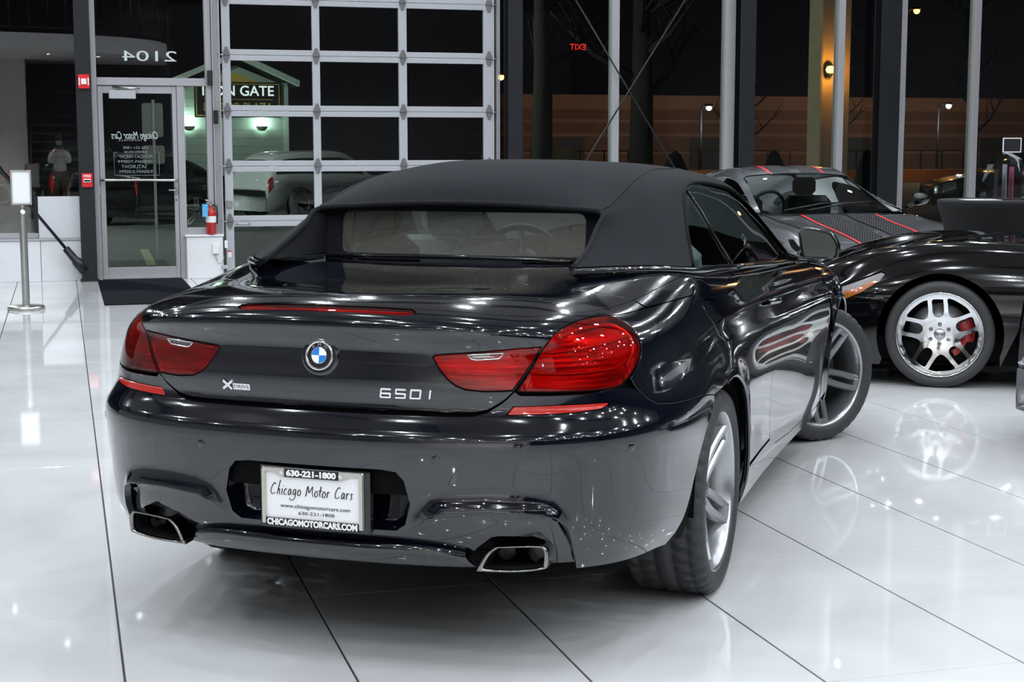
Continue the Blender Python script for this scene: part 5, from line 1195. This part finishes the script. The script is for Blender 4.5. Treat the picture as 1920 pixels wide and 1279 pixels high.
def put_car(name, kind, loc, rz_, label, paint, group=None, scale=1.):
    prof, W, ax, R, gl, fy, ry, zl = {'wedge': (WEDGE, .95, (1.42, -1.35), .33, GL_S, 2.15, -2.30, .6), 'sedan': (SEDAN, .91, (1.42, -1.42), .33, GL_S, 2.30, -2.36, .80), 'suv': (SUV, .96, (1.4, -1.45), .37, GL_U, 2.28, -2.38, .98), 'pickup': (PICK, 1.0, (1.75, -1.75), .41, GL_P, 2.78, -2.75, 1.05)}[kind]
    root, S, bi, _ = parked_car(name, loc, rz_, label, paint, prof, W, R, group=group, scale=scale)
    finish_car(root, S, bi, W, ax, R, gl, fy, ry, zl); return root
# ---------------------------------------------------------------- things along the shop front
GZ = -.02
# sign stand
st_ = empty('sign_stand', (-.345, 14.68, 0), 0, 'brushed steel sign stand with blank white sheet on round base', 'sign stand')
MB().lathe([(0, 0), (.165, 0), (.165, .022), (.155, .034), (.06, .040), (0, .040)], 48).build('base', 'brushed', st_)
MB().lathe([(.034, .038), (.034, .86), (.030, .89), (.012, .90), (.010, .905)], 32).build('post', 'brushed', st_)
MB().cyl((0, 0, .90), (0, 0, .95), .006, 10).lathe([(.0, .925), (.013, .925), (.013, .935), (0, .935)], 12).build('stem', 'brushed', st_)
fr = MB(); x0, x1, z0, z1 = -.095, .085, .945, 1.255
for a, c in (((x0, z0), (x1, z0 + .014)), ((x0, z1 - .014), (x1, z1)), ((x0, z0 + .014), (x0 + .014, z1 - .014)), ((x1 - .014, z0 + .014), (x1, z1 - .014))): fr.box((a[0], -.012, a[1]), (c[0], .012, c[1]), .002)
fr.build('frame', 'brushed', st_); MB().box((x0 + .013, -.004, z0 + .013), (x1 - .013, .004, z1 - .013)).build('sheet', 'white_print', st_)
# door mat
mat('mat_rubber', (.0045, .0055, .0095), .9, bump=(350, .8), spec=.08)
mm = MB().box((.345, 14.82, 0), (1.262, 17.60, .010), .004).build('door_mat', 'mat_rubber'); tag(mm, 'dark navy ribbed floor mat in front of the glass entrance door', 'mat')
mb = MB()
# fire alarm strobe and pull station on the column
al = MB().box((.208, WY - .215, 2.085), (.328, WY - .172, 2.235), .006).build('alarm_strobe', 'red_bright'); tag(al, 'red fire alarm strobe with white lens high on the black column', 'fire alarm')
MB().box((.240, WY - .232, 2.128), (.296, WY - .214, 2.190), .005).build('lens', 'white_print', al)
for s in (-1, 1): MB().box((.268 + s * .047 - .006, WY - .2165, 2.12), (.268 + s * .047 + .006, WY - .2145, 2.20)).build('lettering_strip', 'white_print', al)
ps = MB().box((.212, WY - .215, 1.028), (.326, WY - .172, 1.178), .008).build('fire_pull_station', 'red_bright'); tag(ps, 'red fire pull station reading FIRE on the black column', 'fire alarm')
MB().box((.232, WY - .232, 1.080), (.306, WY - .214, 1.118), .004).build('pull_bar', 'white_print', ps); MB().box((.238, WY - .2345, 1.090), (.300, WY - .231, 1.108)).build('bar_recess', 'black_print', ps)
me = text_mesh('FIRE', .036, .0004, bold=.0008, width=.075); me.transform(Matrix.Translation((.269, WY - .2158, 1.148)) @ Matrix.Rotation(PI/2, 4, 'X')); obj('lettering', me, 'white_print', ps)
# extinguisher on the sill
ex = empty('fire_extinguisher', (1.595, WY - .075, .49), 0, 'red fire extinguisher with blue tag hanging beside the entrance door', 'extinguisher')
MB().lathe([(0, .0), (.050, .0), (.056, .008), (.056, .235), (.050, .262), (.028, .285), (.020, .30), (.020, .32)], 28).build('cylinder', 'red_paint', ex)
MB().lathe([(.0565, .135), (.0565, .205)], 28).build('label_band', 'white_plate', ex)
MB().box((-.018, -.02, .318), (.018, .02, .345), .004).tube([(0, 0, .345), (-.02, -.02, .37), (-.06, -.03, .385)], .009, 6).tube([(0, 0, .335), (-.02, -.02, .345), (-.055, -.03, .352)], .008, 6).build('valve', 'brushed', ex)
MB().tube([(.02, 0, .33), (.06, -.01, .32), (.068, -.01, .25), (.064, -.01, .12)], .009, 8).build('hose', 'matt_black', ex)
mat('tag_blue', (.10, .42, .75), .5); MB().box((-.10, -.065, .20), (-.040, -.062, .34), .0).build('tag', 'tag_blue', ex)
# small boxes by the door track
def small(name, a, c, m, label, cat, bev=.004): return tag(MB().box(a, c, bev).build(name, m), label, cat)
jb = small('junction_box', (1.60, WY - .135, .275), (1.672, WY - .101, .385), 'white_plate', 'small white junction box with cable on the low white wall', 'junction box')
MB().tube([(1.636, WY - .12, .276), (1.635, WY - .12, .22), (1.66, WY - .125, .175), (1.70, WY - .125, .18), (1.725, WY - .12, .24)], .005, 6).build('cable', 'brushed', jb)
small('door_sensor', (1.700, WY - .15, .105), (1.762, WY - .10, .145), 'alu_light', 'grey door sensor low beside the garage door track', 'sensor')
small('limit_switch', (1.735, WY - .12, .335), (1.768, WY - .07, .42), 'white_plate', 'white limit switch on the garage door track', 'switch')
kp = small('keypad', (1.648, WY - .085, 1.715), (1.700, WY - .055, 1.865), 'black_print', 'black wall keypad mounted on the garage door track', 'keypad')
for k in range(4): MB().box((1.660, WY - .088, 1.74 + .025 * k), (1.688, WY - .0845, 1.755 + .025 * k)).build('key', 'dark_trim', kp)
small('track_bracket', (1.590, WY - .09, 2.135), (1.648, WY - .05, 2.30), 'matt_black', 'black bracket above the sidelight on the door track', 'bracket')
ws_ = small('warning_label', (1.778, GY0 - .004, .225), (1.820, GY0 - .001, .300), 'white_plate', 'small white and red warning sticker low on the garage door', 'sticker', 0.); MB().box((1.778, GY0 - .005, .285), (1.820, GY0 - .0035, .300)).build('header_band', 'red_bright', ws_)
ou = small('wall_outlet', (-.735, WY - .046, .225), (-.655, WY - .036, .335), 'white_plate', 'white wall outlet on the low white panel', 'outlet')
for z in (.255, .295): MB().box((-.715, WY - .048, z), (-.675, WY - .0455, z + .028), .001).build('socket', 'white_wall', ou)
# ---------------------------------------------------------------- tall covered table with acrylic display
mat('stretch_cloth', (.0035, .0038, .0045), .9)
tb = empty('cocktail_table', (6.72, 10.24, 0), 0, 'tall table under a black stretch cover', 'table')
pr = [(.385, 1.068), (.405, 1.062), (.408, 1.045), (.395, 1.0), (.36, .88), (.315, .68), (.285, .5), (.275, .35), (.285, .2), (.33, .0)]
MB().lathe([(0, 1.07), (.385, 1.068)], 48).lathe(pr, 48).build('cover', 'stretch_cloth', tb)
MB().cyl((0, 0, .0), (0, 0, 1.04), .035, 14).build('pedestal', 'matt_black', tb)
def acr(name, pts, y0, y1, loc, label, cat):
    o = MB().prism(pts, y0, y1).build(name, 'clear_acrylic', None, loc, (0, 0, -.35), fix=True); return tag(o, label, cat)
br = acr('acrylic_brochure_rack', [(-.16, 0), (.16, 0), (.15, .18), (.10, .30), (.02, .345), (-.04, .335), (-.10, .26), (-.14, .13)], -.10, .10, (6.78, 10.20, 1.071), 'clear acrylic brochure rack standing on the black covered table', 'brochure rack')
mat('paper_grey', (.35, .36, .40), .5); mat('paper_pink', (.55, .12, .22), .5)
for k, (x, h_, m_) in enumerate(((-.06, .22, 'black_print'), (.0, .26, 'paper_grey'), (.05, .24, 'paper_pink'))):
    b_ = MB().box((x, -.06, .006), (x + .006, .06, h_), .0).build('brochure', m_, None, (6.78, 10.20, 1.071), (0, 0, -.35)); tag(b_, ['black brochure standing in the clear acrylic rack', 'grey brochure standing in the clear acrylic rack', 'pink brochure standing in the clear acrylic rack'][k], 'brochure', 'brochures in the rack')
sg_card = MB().box((-.06, -.002, .0), (.08, .002, .11)).build('sign_card', 'white_print', None, (6.86, 10.25, 1.418), (0, 0, -.28)); tag(sg_card, 'small card with white border on top of the acrylic rack', 'sign'); MB().box((-.052, -.003, .008), (.072, -.0015, .102)).build('card_face', 'black_print', sg_card)
fl_ = MB().box((-.13, -.09, 0), (.13, .09, .003)).build('flyer', 'white_print', None, (6.52, 10.10, 1.0705), (0, 0, -.2)); tag(fl_, 'white flyer lying flat on the black covered table', 'paper')
# edge of a silver car at the right
sc2 = put_car('silver_car', 'wedge', (6.70, 5.72, 0), math.radians(80), 'silver car with only its low nose showing beside the black sports car', 'paint_silver')
# ---------------------------------------------------------------- mezzanine, stair and photographer behind the viewpoint (mirrored in the shop front)
ed = smooth_poly([(-14, -3.2), (-8, -2.9), (-4, -2.7), (-1.5, -2.9), (.6, -3.5), (2.0, -4.6), (2.7, -6.2), (2.9, -9)], n=5)
mz = struct('ceiling', MB().prism(ed + [(2.9, -16), (-14, -16)], 3.72, 4.12, 'z'), 'white_wall', fix=True); mz['label'] = 'white curved mezzanine slab'
rail = MB().tube([(x, y - .08, 5.12) for x, y in ed], .025, 8).tube([(x, y - .08, 4.25) for x, y in ed], .018, 6); ro_ = rail.build('mezzanine_rail', 'matt_black', mz)
for i in range(0, len(ed), 1):
    x, y = ed[i]; MB().cyl((x, y - .08, 4.12), (x, y - .08, 5.12), .018, 6).build('rail_post', 'matt_black', mz)
struct('wall_under', MB().box((-14, -7.2, 0), (-.80, -7.0, 3.72)), 'white_wall')
struct('wall_under', MB().box((-14, -9.2, 4.12), (3, -9.0, CEIL)), 'wall_dark')
stair = struct('trim_stair', MB().box((-.72, -4.6, 0), (.95, -4.5, .01)), 'matt_black')
for k in range(16):
    MB().box((-.70, -4.6 - .28 * k, .22 * k + .02), (.95, -4.32 - .28 * k, .22 * k + .07)).build('tread', 'matt_black', stair)
for x in (-.73, .95): MB().prism([(-4.2, 0), (-4.5, 0), (-9.1, 3.7), (-9.1, 4.0), (-8.8, 4.0)], x, x + .03, 'x').build('stringer', 'matt_black', stair, fix=True)
struct('wall_under', MB().box((-.80, -9.4, 0), (3.0, -9.3, 3.72)), 'wall_dark')
for x, y in ((-5.5, -4.8), (-3.6, -5.0), (-1.8, -3.9), (-.2, -4.6), (1.0, -5.4), (-3.0, -3.6), (-7.5, -4.8)):
    f = empty('recessed_downlight', (x, y, 3.70), 0, 'recessed downlight under the white mezzanine mirrored in the window', 'downlight', 'downlights under the mezzanine')
    MB().lathe([(.055, .02), (.075, .02), (.078, .012), (.060, .008)], 20).build('ring', 'white_wall', f); MB().lathe([(0, .012), (.058, .012)], 20).build('lens', 'led_lens', f)
    l = bpy.data.lights.new('down_beam', 'SPOT'); l.energy = 420; l.color = (1, .97, .9); l.spot_size = math.radians(120); l.spot_blend = .6; l.shadow_soft_size = .06
    lo = bpy.data.objects.new('down_beam', l); COL.objects.link(lo); lo.parent = f
# photographer
def skin(name, V, E, root, m, sub=1):
    me = bpy.data.meshes.new(name); me.from_pydata([v[:3] for v in V], E, []); o = bpy.data.objects.new(name, me); COL.objects.link(o)
    md = o.modifiers.new('s', 'SKIN'); sv = me.skin_vertices[0].data
    for i, v in enumerate(V): sv[i].radius = (v[3], v[4] if len(v) > 4 else v[3]); sv[i].use_root = (i == root)
    o.modifiers.new('d', 'SUBSURF').levels = sub
    dg = bpy.context.evaluated_depsgraph_get(); nm = bpy.data.meshes.new_from_object(o.evaluated_get(dg)); bpy.data.objects.remove(o); bpy.data.meshes.remove(me)
    nm.name = name; nm.polygons.foreach_set('use_smooth', [True] * len(nm.polygons)); return nm
pe = empty('person', (-.02, -.34, 0), 0, 'person in a white shirt and brown trousers photographing, mirrored in the window', 'person')
BV = [(0,0,.92,.13,.10),(0,.0,1.08,.125,.09),(0,.0,1.25,.14,.09),(0,.0,1.36,.10,.08),(0,.01,1.43,.055),(0,.03,1.50,.06),(0,.05,1.56,.082),(0,.04,1.64,.075),
      (.17,0,1.34,.055),(.20,.06,1.12,.045),(.08,.22,1.38,.032),(.06,.25,1.42,.036),(-.17,0,1.34,.055),(-.20,.06,1.12,.045),(-.08,.22,1.38,.032),(-.06,.25,1.42,.036),
      (.09,0,.86,.095),(.10,.02,.48,.062),(.11,-.01,.09,.042),(.115,.11,.035,.035),(-.09,0,.86,.095),(-.10,.02,.48,.062),(-.11,-.01,.09,.042),(-.115,.11,.035,.035)]
BE = [(0,1),(1,2),(2,3),(3,4),(4,5),(5,6),(6,7),(3,8),(8,9),(9,10),(10,11),(3,12),(12,13),(13,14),(14,15),(0,16),(16,17),(17,18),(18,19),(0,20),(20,21),(21,22),(22,23)]
body = obj('body', skin('body', BV, BE, 0, 'skin', 2), 'skin', pe)
mat('shirt_white', (.70, .68, .64), .8); mat('trousers', (.10, .055, .030), .8); mat('hair_dark', (.015, .012, .010), .6)
g = lambda v, k: (v[0], v[1], v[2], v[3] + k, (v[4] if len(v) > 4 else v[3]) + k)
obj('shirt', skin('shirt', [g((0,0,.84,.145,.11), .02)] + [g(BV[i], .022) for i in (1, 2, 3, 8, 9, 10, 12, 13, 14)], [(0,1),(1,2),(2,3),(3,4),(4,5),(5,6),(3,7),(7,8),(8,9)], 0, 's', 2), 'shirt_white', pe)
obj('trousers', skin('trousers', [g(BV[i], .018) for i in (0, 16, 17, 18, 20, 21, 22)], [(0,1),(1,2),(2,3),(0,4),(4,5),(5,6)], 0, 's', 2), 'trousers', pe)
MB().lathe([(0, .115), (.05, .108), (.085, .07), (.096, .01), (.09, -.05), (.075, -.09)], 20, center=(0, .015, 1.615)).build('hair', 'hair_dark', pe)
for sg in (1, -1):
    MB().box((sg * .115 - .045, -.07, 0), (sg * .115 + .045, .20, .075), .03).build('shoe', 'dark_trim', pe)
    for k in range(5):
        z = 1.44 - .018 * k; L = (.055, .062, .066, .060, .050)[k]; MB().tube([(sg * .062, .235, z), (sg * .070, .262, z + .006), (sg * .055, .262 + L * .35, z + .008), (sg * .035, .255 + L * .42, z + .004)], [.009, .009, .008, .007], 8).build('finger', 'skin', pe)
ph = MB().box((-.07, .290, -.045), (.07, .310, .045), .012).lathe([(.036, .310), (.036, .334)], 20, 'y'); pho = ph.build('camera', 'matt_black', None, (-.02, -.34, EYE)); tag(pho, 'black camera held up by the person mirrored in the window', 'camera')
# ---------------------------------------------------------------- the forecourt at night
mat('asphalt', (.055, .058, .056), .75, var=(.6, .25), bump=(90, .5)); mat('paving', (.20, .20, .19), .7, var=(6, .15)); mat('line_yellow', (.26, .27, .15), .7)
gr_ = struct('ground', MB().box((-40, WY + .12, -.3), (90, 130, GZ)), 'asphalt')
pv = struct('pavement', MB().box((-6, WY + .12, GZ - .1), (6, WY + .121, GZ)), 'grout')
for i in range(26):
    for j in range(4):
        MB().box((-1.2 + i * .205, WY + .13 + j * .205, GZ - .02), (-1.2 + i * .205 + .198, WY + .13 + j * .205 + .198, GZ + .006), .004).build('paver', 'paving', pv)
for k, (x, y, l, a) in enumerate(((1.06, 20.0, 3.2, -.02), (-1.6, 20.0, 3.2, -.02), (3.8, 20.0, 3.2, -.02), (6.5, 20.0, 3.2, -.02))):
    o = MB().box((-.06, 0, 0), (.06, l, .004)).build('parking_line', 'line_yellow', None, (x, y, GZ), (0, 0, a)); tag(o, 'faded yellow parking line on the asphalt outside', 'road marking', 'parking lines')
sp2 = empty('sign_post', (1.10, 19.5, GZ), 0, 'steel post carrying the backs of two rounded sign plates outside the door', 'sign post')
mat('sign_back', (.42, .42, .39), .5, metal=.3)
MB().box((-.018, -.012, 0), (.018, .012, 2.05), .003).build('post', 'brushed', sp2)
for x0, x1, z0, z1 in ((-.135, .115, 1.60, 2.01), (-.135, .125, 1.275, 1.50)):
    r = .035; pts = []
    for cx, cz, a in ((x1 - r, z1 - r, 0), (x0 + r, z1 - r, PI/2), (x0 + r, z0 + r, PI), (x1 - r, z0 + r, 1.5*PI)): pts += [(cx + r * math.cos(a + PI/2*k/5), cz + r * math.sin(a + PI/2*k/5)) for k in range(6)]
    MB().prism(pts, .014, .018).build('plate', 'sign_back', sp2, fix=True)
# lit gable with the plaza sign
mat('siding', (.33, .40, .35), .7); mat('roof_edge', (.50, .58, .52), .6); mat('sign_board', (.006, .007, .008), .5); mat('sign_gold', (.55, .38, .08), .4)
GYB = 40.0
gb = empty('gatehouse', (0, GYB, GZ), 0, 'pale gabled building with lit siding beneath the plaza sign', 'building')
MB().prism([(2.95, 0), (5.60, 0), (5.60, 3.00), (4.30, 3.52), (2.95, 3.02)], 0, 4, 'y').build('wall', 'siding', gb, fix=True)
for k in range(15): MB().prism([(2.94, .10 + .2 * k), (5.61, .10 + .2 * k), (5.61, .29 + .2 * k), (2.94, .29 + .2 * k)], -.012 , .01, 'y').build('clapboard', 'siding', gb, fix=True)
for a, c in (((2.70, 3.03), (4.30, 3.70)), ((5.85, 3.00), (4.30, 3.70))):
    MB().prism([a, c, (c[0], c[1] + .14), (a[0], a[1] + .14)], -.5, 4.2, 'y').build('roof_slope', 'roof_edge', gb, fix=True)
MB().box((2.93, -.03, 0), (3.05, .0, 3.0)).build('corner_board', 'roof_edge', gb); MB().box((5.50, -.03, 0), (5.62, .0, 3.0)).build('corner_board', 'roof_edge', gb)
sgn = MB().box((3.26, -.16, 2.22), (5.42, -.06, 3.10), .01).build('plaza_sign', 'sign_board', None, (0, GYB, GZ)); tag(sgn, 'black sign reading IRON GATE MOTOR PLAZA with gold border on the gable', 'sign')
MB().prism([(3.80, 3.10), (4.30, 3.33), (4.84, 3.10)], -.16, -.06).build('sign_peak', 'sign_gold', sgn, fix=True)
for a, c in (((3.30, 2.26), (5.38, 2.28)), ((3.30, 3.04), (5.38, 3.06)), ((3.30, 2.26), (3.32, 3.06)), ((5.36, 2.26), (5.38, 3.06))): MB().box((a[0], -.175, a[1]), (c[0], -.15, c[1])).build('border', 'sign_gold', sgn)
MB().box((3.5, -.175, 2.66), (5.2, -.15, 2.675)).build('rule', 'sign_gold', sgn)
emit_mat('letter_lit', (.80, .92, .88), 1.1)
for txt, z, h_, m_, w_ in (('IRON GATE', 2.87, .26, 'letter_lit', 1.78), ('MOTOR PLAZA', 2.47, .22, 'sign_gold', 1.72)):
    me = text_mesh(txt, h_ * 1.36, .006, bold=.004, width=w_); me.transform(Matrix.Translation((4.34, -.168, z)) @ Matrix.Rotation(PI/2, 4, 'X')); obj('sign_lettering', me, m_, sgn)
def point(loc, e, col, r=.08, name='glow', parent=None):
    l = bpy.data.lights.new(name, 'POINT'); l.energy = e; l.color = col; l.shadow_soft_size = r; o = bpy.data.objects.new(name, l); COL.objects.link(o); o.location = loc
    if parent: o.parent = parent
    return o
def spot_at(loc, tgt, e, col, ang, r=.1, parent=None):
    l = bpy.data.lights.new('beam', 'SPOT'); l.energy = e; l.color = col; l.spot_size = math.radians(ang); l.spot_blend = .7; l.shadow_soft_size = r
    o = bpy.data.objects.new('beam', l); COL.objects.link(o); o.location = loc; o.rotation_euler = (Vector(tgt) - Vector(loc)).to_track_quat('-Z', 'Y').to_euler(); return o
emit_mat('lamp_green', (.70, 1.0, .80), 14.); emit_mat('lamp_sodium', (1.0, .36, .05), 14.); emit_mat('lamp_white', (.75, .95, 1.0), 70.); emit_mat('lamp_red', (1.0, .03, .01), 6.); emit_mat('sky_glow', (1., .5, .2), 1.)
for x in (3.12, 4.93):
    wl = empty('wall_washer', (x, GYB - .10, GZ + 1.98), 0, 'half-bowl uplight washing the siding beneath the plaza sign', 'wall lamp', 'uplights under the plaza sign')
    MB().lathe([(0, -.10), (.08, -.08), (.13, -.03), (.15, .02)], 20, a0=PI, a1=2*PI).build('bowl', 'siding', wl); MB().lathe([(0, .0), (.10, .0)], 16).build('lamp', 'lamp_green', wl)
    point((0, -.12, .10), 20, (.75, 1., .85), .08, parent=wl)
point((4.3, GYB - 1.6, 4.2), 6, (.75, 1., .85), .2)
# flood lamp added out of view to brighten the forecourt and its cars
fl_p = empty('added_flood_lamp', (-4.5, 27., GZ), 0, 'tall lamp post added out of view to brighten the forecourt', 'street lamp'); MB().cyl((0, 0, 0), (0, 0, 7.), .07, 10).box((-.2, -.15, 6.95), (.4, .15, 7.1), .02).build('pole', 'matt_black', fl_p); MB().box((-.15, -.12, 6.93), (.35, .12, 6.95)).build('lamp', 'lamp_white', fl_p)
point((.3, 0, 6.8), 3000, (.85, 1., .92), .2, parent=fl_p)
# cars on the forecourt
put_car('wagon', 'suv', (5.45, 33.5, GZ), math.radians(-62), 'white estate car parked outside before the lit gable', 'paint_white', scale=.84)
put_car('parked_car', 'sedan', (2.4, 36.9, GZ), math.radians(-75), 'dark saloon parked beside the white estate car outside', 'paint_dark', scale=.92)
put_car('pickup_truck', 'pickup', (.35, 32.6, GZ), math.radians(6), 'black pickup seen through the entrance door glass', 'paint_dark', scale=.84)
np_ = MB().box((-.16, -2.80, .72), (.16, -2.785, .88)).build('rear_plate', 'white_plate', bpy.data.objects['pickup_truck'])
put_car('compact_car', 'sedan', (1.25, 46.5, GZ), math.radians(80), 'silver saloon far behind the black pickup', 'paint_silver', scale=.95)
put_car('red_car', 'sedan', (.1, 41.8, GZ), math.radians(70), 'dark red car behind the sign post outside', 'paint_red', scale=.95)
# far warehouse under sodium light
mat('block_brown', (.16, .085, .060), .85, var=(.25, .2)); mat('block_pale', (.26, .15, .10), .85, var=(.25, .15))
wh_ = empty('warehouse', (0, 66, GZ), 0, 'long low warehouse lit orange by street lamps beyond the windows', 'building')
for z0, z1, m_ in ((0, 1.15, 'block_brown'), (1.15, 1.28, 'block_pale'), (1.28, 1.95, 'block_brown'), (1.95, 2.10, 'block_pale'), (2.10, 2.55, 'block_brown'), (2.55, 2.70, 'block_pale'), (2.70, 3.15, 'block_brown'), (3.15, 3.78, 'block_pale')):
    MB().box((18.7, 0, z0), (75, 6, z1)).build('wall_band', m_, wh_)
for k in range(7): MB().box((20 + k * 7.5, -.06, .15), (22.4 + k * 7.5, .02, 1.9)).build('dock_door', 'wall_dark', wh_)
fence = empty('site_wall', (0, 58, GZ), 0, 'low ochre site wall with dark railing under street lamps', 'wall'); mat('ochre', (.45, .22, .05), .8)
MB().box((16.4, 0, 0), (70, .3, .55)).build('wall', 'ochre', fence)
for k in range(53): MB().box((16.5 + k, -.03, .55), (16.55 + k, .02, 1.35)).build('rail_post', 'matt_black', fence)
MB().box((16.4, -.03, 1.30), (70, .02, 1.35)).build('top_rail', 'matt_black', fence)
def street_lamp(x, y, z, col, m_, e, label, r=.14):
    s = empty('street_lamp', (x, y, GZ), 0, label, 'street lamp'); MB().cyl((0, 0, 0), (0, 0, z), .07, 10, .045).tube([(0, 0, z), (0, -.3, z + .15), (0, -.8, z + .15)], .04, 8).build('pole', 'matt_black', s)
    MB().lathe([(0, .12), (.16, .08), (.2, .0)], 16, center=(0, -.8, z + .10)).build('hood', 'matt_black', s); MB().lathe([(0, -r), (r * .7, -r * .7), (r, 0), (r * .7, r * .4), (0, r * .4)], 16, center=(0, -.8, z + .04)).build('lamp', m_, s)
    point((0, -.8, z - .15), e, col, .12, parent=s)
street_lamp(16.88, 60.8, 4.2, (1, .45, .12), 'lamp_sodium', 170, 'sodium street lamp glowing beside the garage door'); street_lamp(35.3, 60.8, 7.2, (1, .45, .12), 'lamp_sodium', 280, 'tall sodium street lamp high beyond the windows')
street_lamp(25.8, 60.8, 3.05, (.8, .95, 1.), 'lamp_white', 150, 'white yard lamp behind the bare trees', .12); street_lamp(37.0, 60.8, 3.2, (.8, .95, 1.), 'lamp_white', 150, 'white yard lamp beyond the right windows', .12)
for x in (22, 29, 43): point((x, 55, 7.5), 150, (1, .42, .10), .4)
for x in (19, 24, 29, 34, 40): point((x, 56.8, 1.6), 22, (1, .45, .08), .15)  # bare lights added to brighten the site wall, no lamps stand here
# ornate pillar with a sconce
mat('pillar_stone', (.45, .34, .22), .8, var=(5, .1))
pil = empty('stone_pillar', (11.04, 21.2, GZ), 0, 'pale stone pillar lit by an amber sconce', 'pillar')
MB().box((-.24, -.22, 0), (.24, .22, 3.7), .02).box((-.28, -.26, 0), (.28, .26, .35), .01).build('shaft', 'pillar_stone', pil); MB().prism([(-.24, 3.7), (.24, 3.7), (.10, 4.15), (-.10, 4.15)], -.22, .22).build('cap', 'pillar_stone', pil, fix=True)
sc3 = empty('sconce', (10.90, 20.94, GZ + 2.60), 0, 'amber wall sconce glowing on the stone pillar', 'wall lamp')
MB().lathe([(.035, -.10), (.06, -.06), (.065, .06), (.04, .10), (0, .12)], 16).build('cage', 'matt_black', sc3); emit_mat('lamp_amber', (1., .48, .05), 16.); MB().lathe([(0, -.05), (.05, -.04), (.07, 0), (.05, .05), (0, .06)], 16, center=(0, -.05, 0)).build('bulb', 'lamp_amber', sc3)
point((0, -.16, 0), 16, (1, .42, .06), .06, parent=sc3)
# bare trees
mat('bark', (.05, .042, .036), .9, bump=(30, .6))
def bare_tree(x, y, h, r, label, seed, group=None):
    rr = random.Random(seed); t = empty('bare_tree', (x, y, GZ), 0, label, 'tree', group); mb = MB().tube([(0, 0, 0), (.03, 0, h * .35), (-.02, .02, h * .7), (0, 0, h)], [r, r * .8, r * .5, r * .15], 8); mb.build('trunk', 'bark', t)
    for k in range(11):
        z = h * (.30 + .06 * k); a = rr.uniform(0, 2*PI); L = h * rr.uniform(.18, .34); e = (math.cos(a) * L, math.sin(a) * L * .5, z + L * .7); b_ = MB().tube([(0, 0, z), (e[0] * .5, e[1] * .5, z + L * .25), e], [r * .35, r * .2, r * .06], 6)
        for q in range(3):
            f_ = .4 + .2 * q; s0 = (e[0] * f_, e[1] * f_, z + L * .7 * f_ * .9); d_ = rr.uniform(-1, 1); b_.tube([s0, (s0[0] + d_ * L * .35, s0[1], s0[2] + L * .4)], [r * .12, r * .03], 5)
        b_.build('branch', 'bark', t)
for x, y, h_, r_, lb, sd in ((13.3, 35, 8.5, .34, 'thick bare trunk standing before the orange warehouse', 1), (20.6, 46, 5.0, .16, 'slim bare tree beside the white yard lamp', 2), (8.35, 27, 8., .22, 'dark trunk near the red exit reflection', 3), (23.2, 44, 5.5, .12, 'bare young tree between window mullions', 5), (25.5, 40, 6., .16, 'bare tree beyond the right-hand windows', 6)):
    bare_tree(x, y, h_, r_, lb, sd)
# shrubs and the passing tail lamp
for x, y, lb in ((14.6, 36.0, 'dark clipped shrub at the foot of the trunk'), (21.6, 45.0, 'dark clipped shrub under the yard lamp'), (24.6, 44.5, 'dark clipped shrub near the site wall')):
    mb = MB().lathe([(0, 0), (.35, .05), (.42, .4), (.32, .9), (.14, 1.3), (0, 1.4)], 14); mb.v = [(a * (1 + .12 * math.sin(9 * a + 7 * c)), b_ * (1 + .12 * math.cos(8 * b_ + 5 * c)), c) for a, b_, c in mb.v]; mat('leaf_dark', (.010, .016, .010), .9) if 'leaf_dark' not in MATS else None; o = mb.build('shrub', 'leaf_dark', None, (x, y, GZ)); tag(o, lb, 'shrub')
tl_ = put_car('passing_car', 'sedan', (21.0 , 30.5, GZ), math.radians(70), 'dark car outside with glowing red tail lamp', 'paint_dark'); MB().box((-.95, -2.40, .70), (-.35, -2.36, .84), .01).build('lit_tail_lamp', 'lamp_red', tl_)
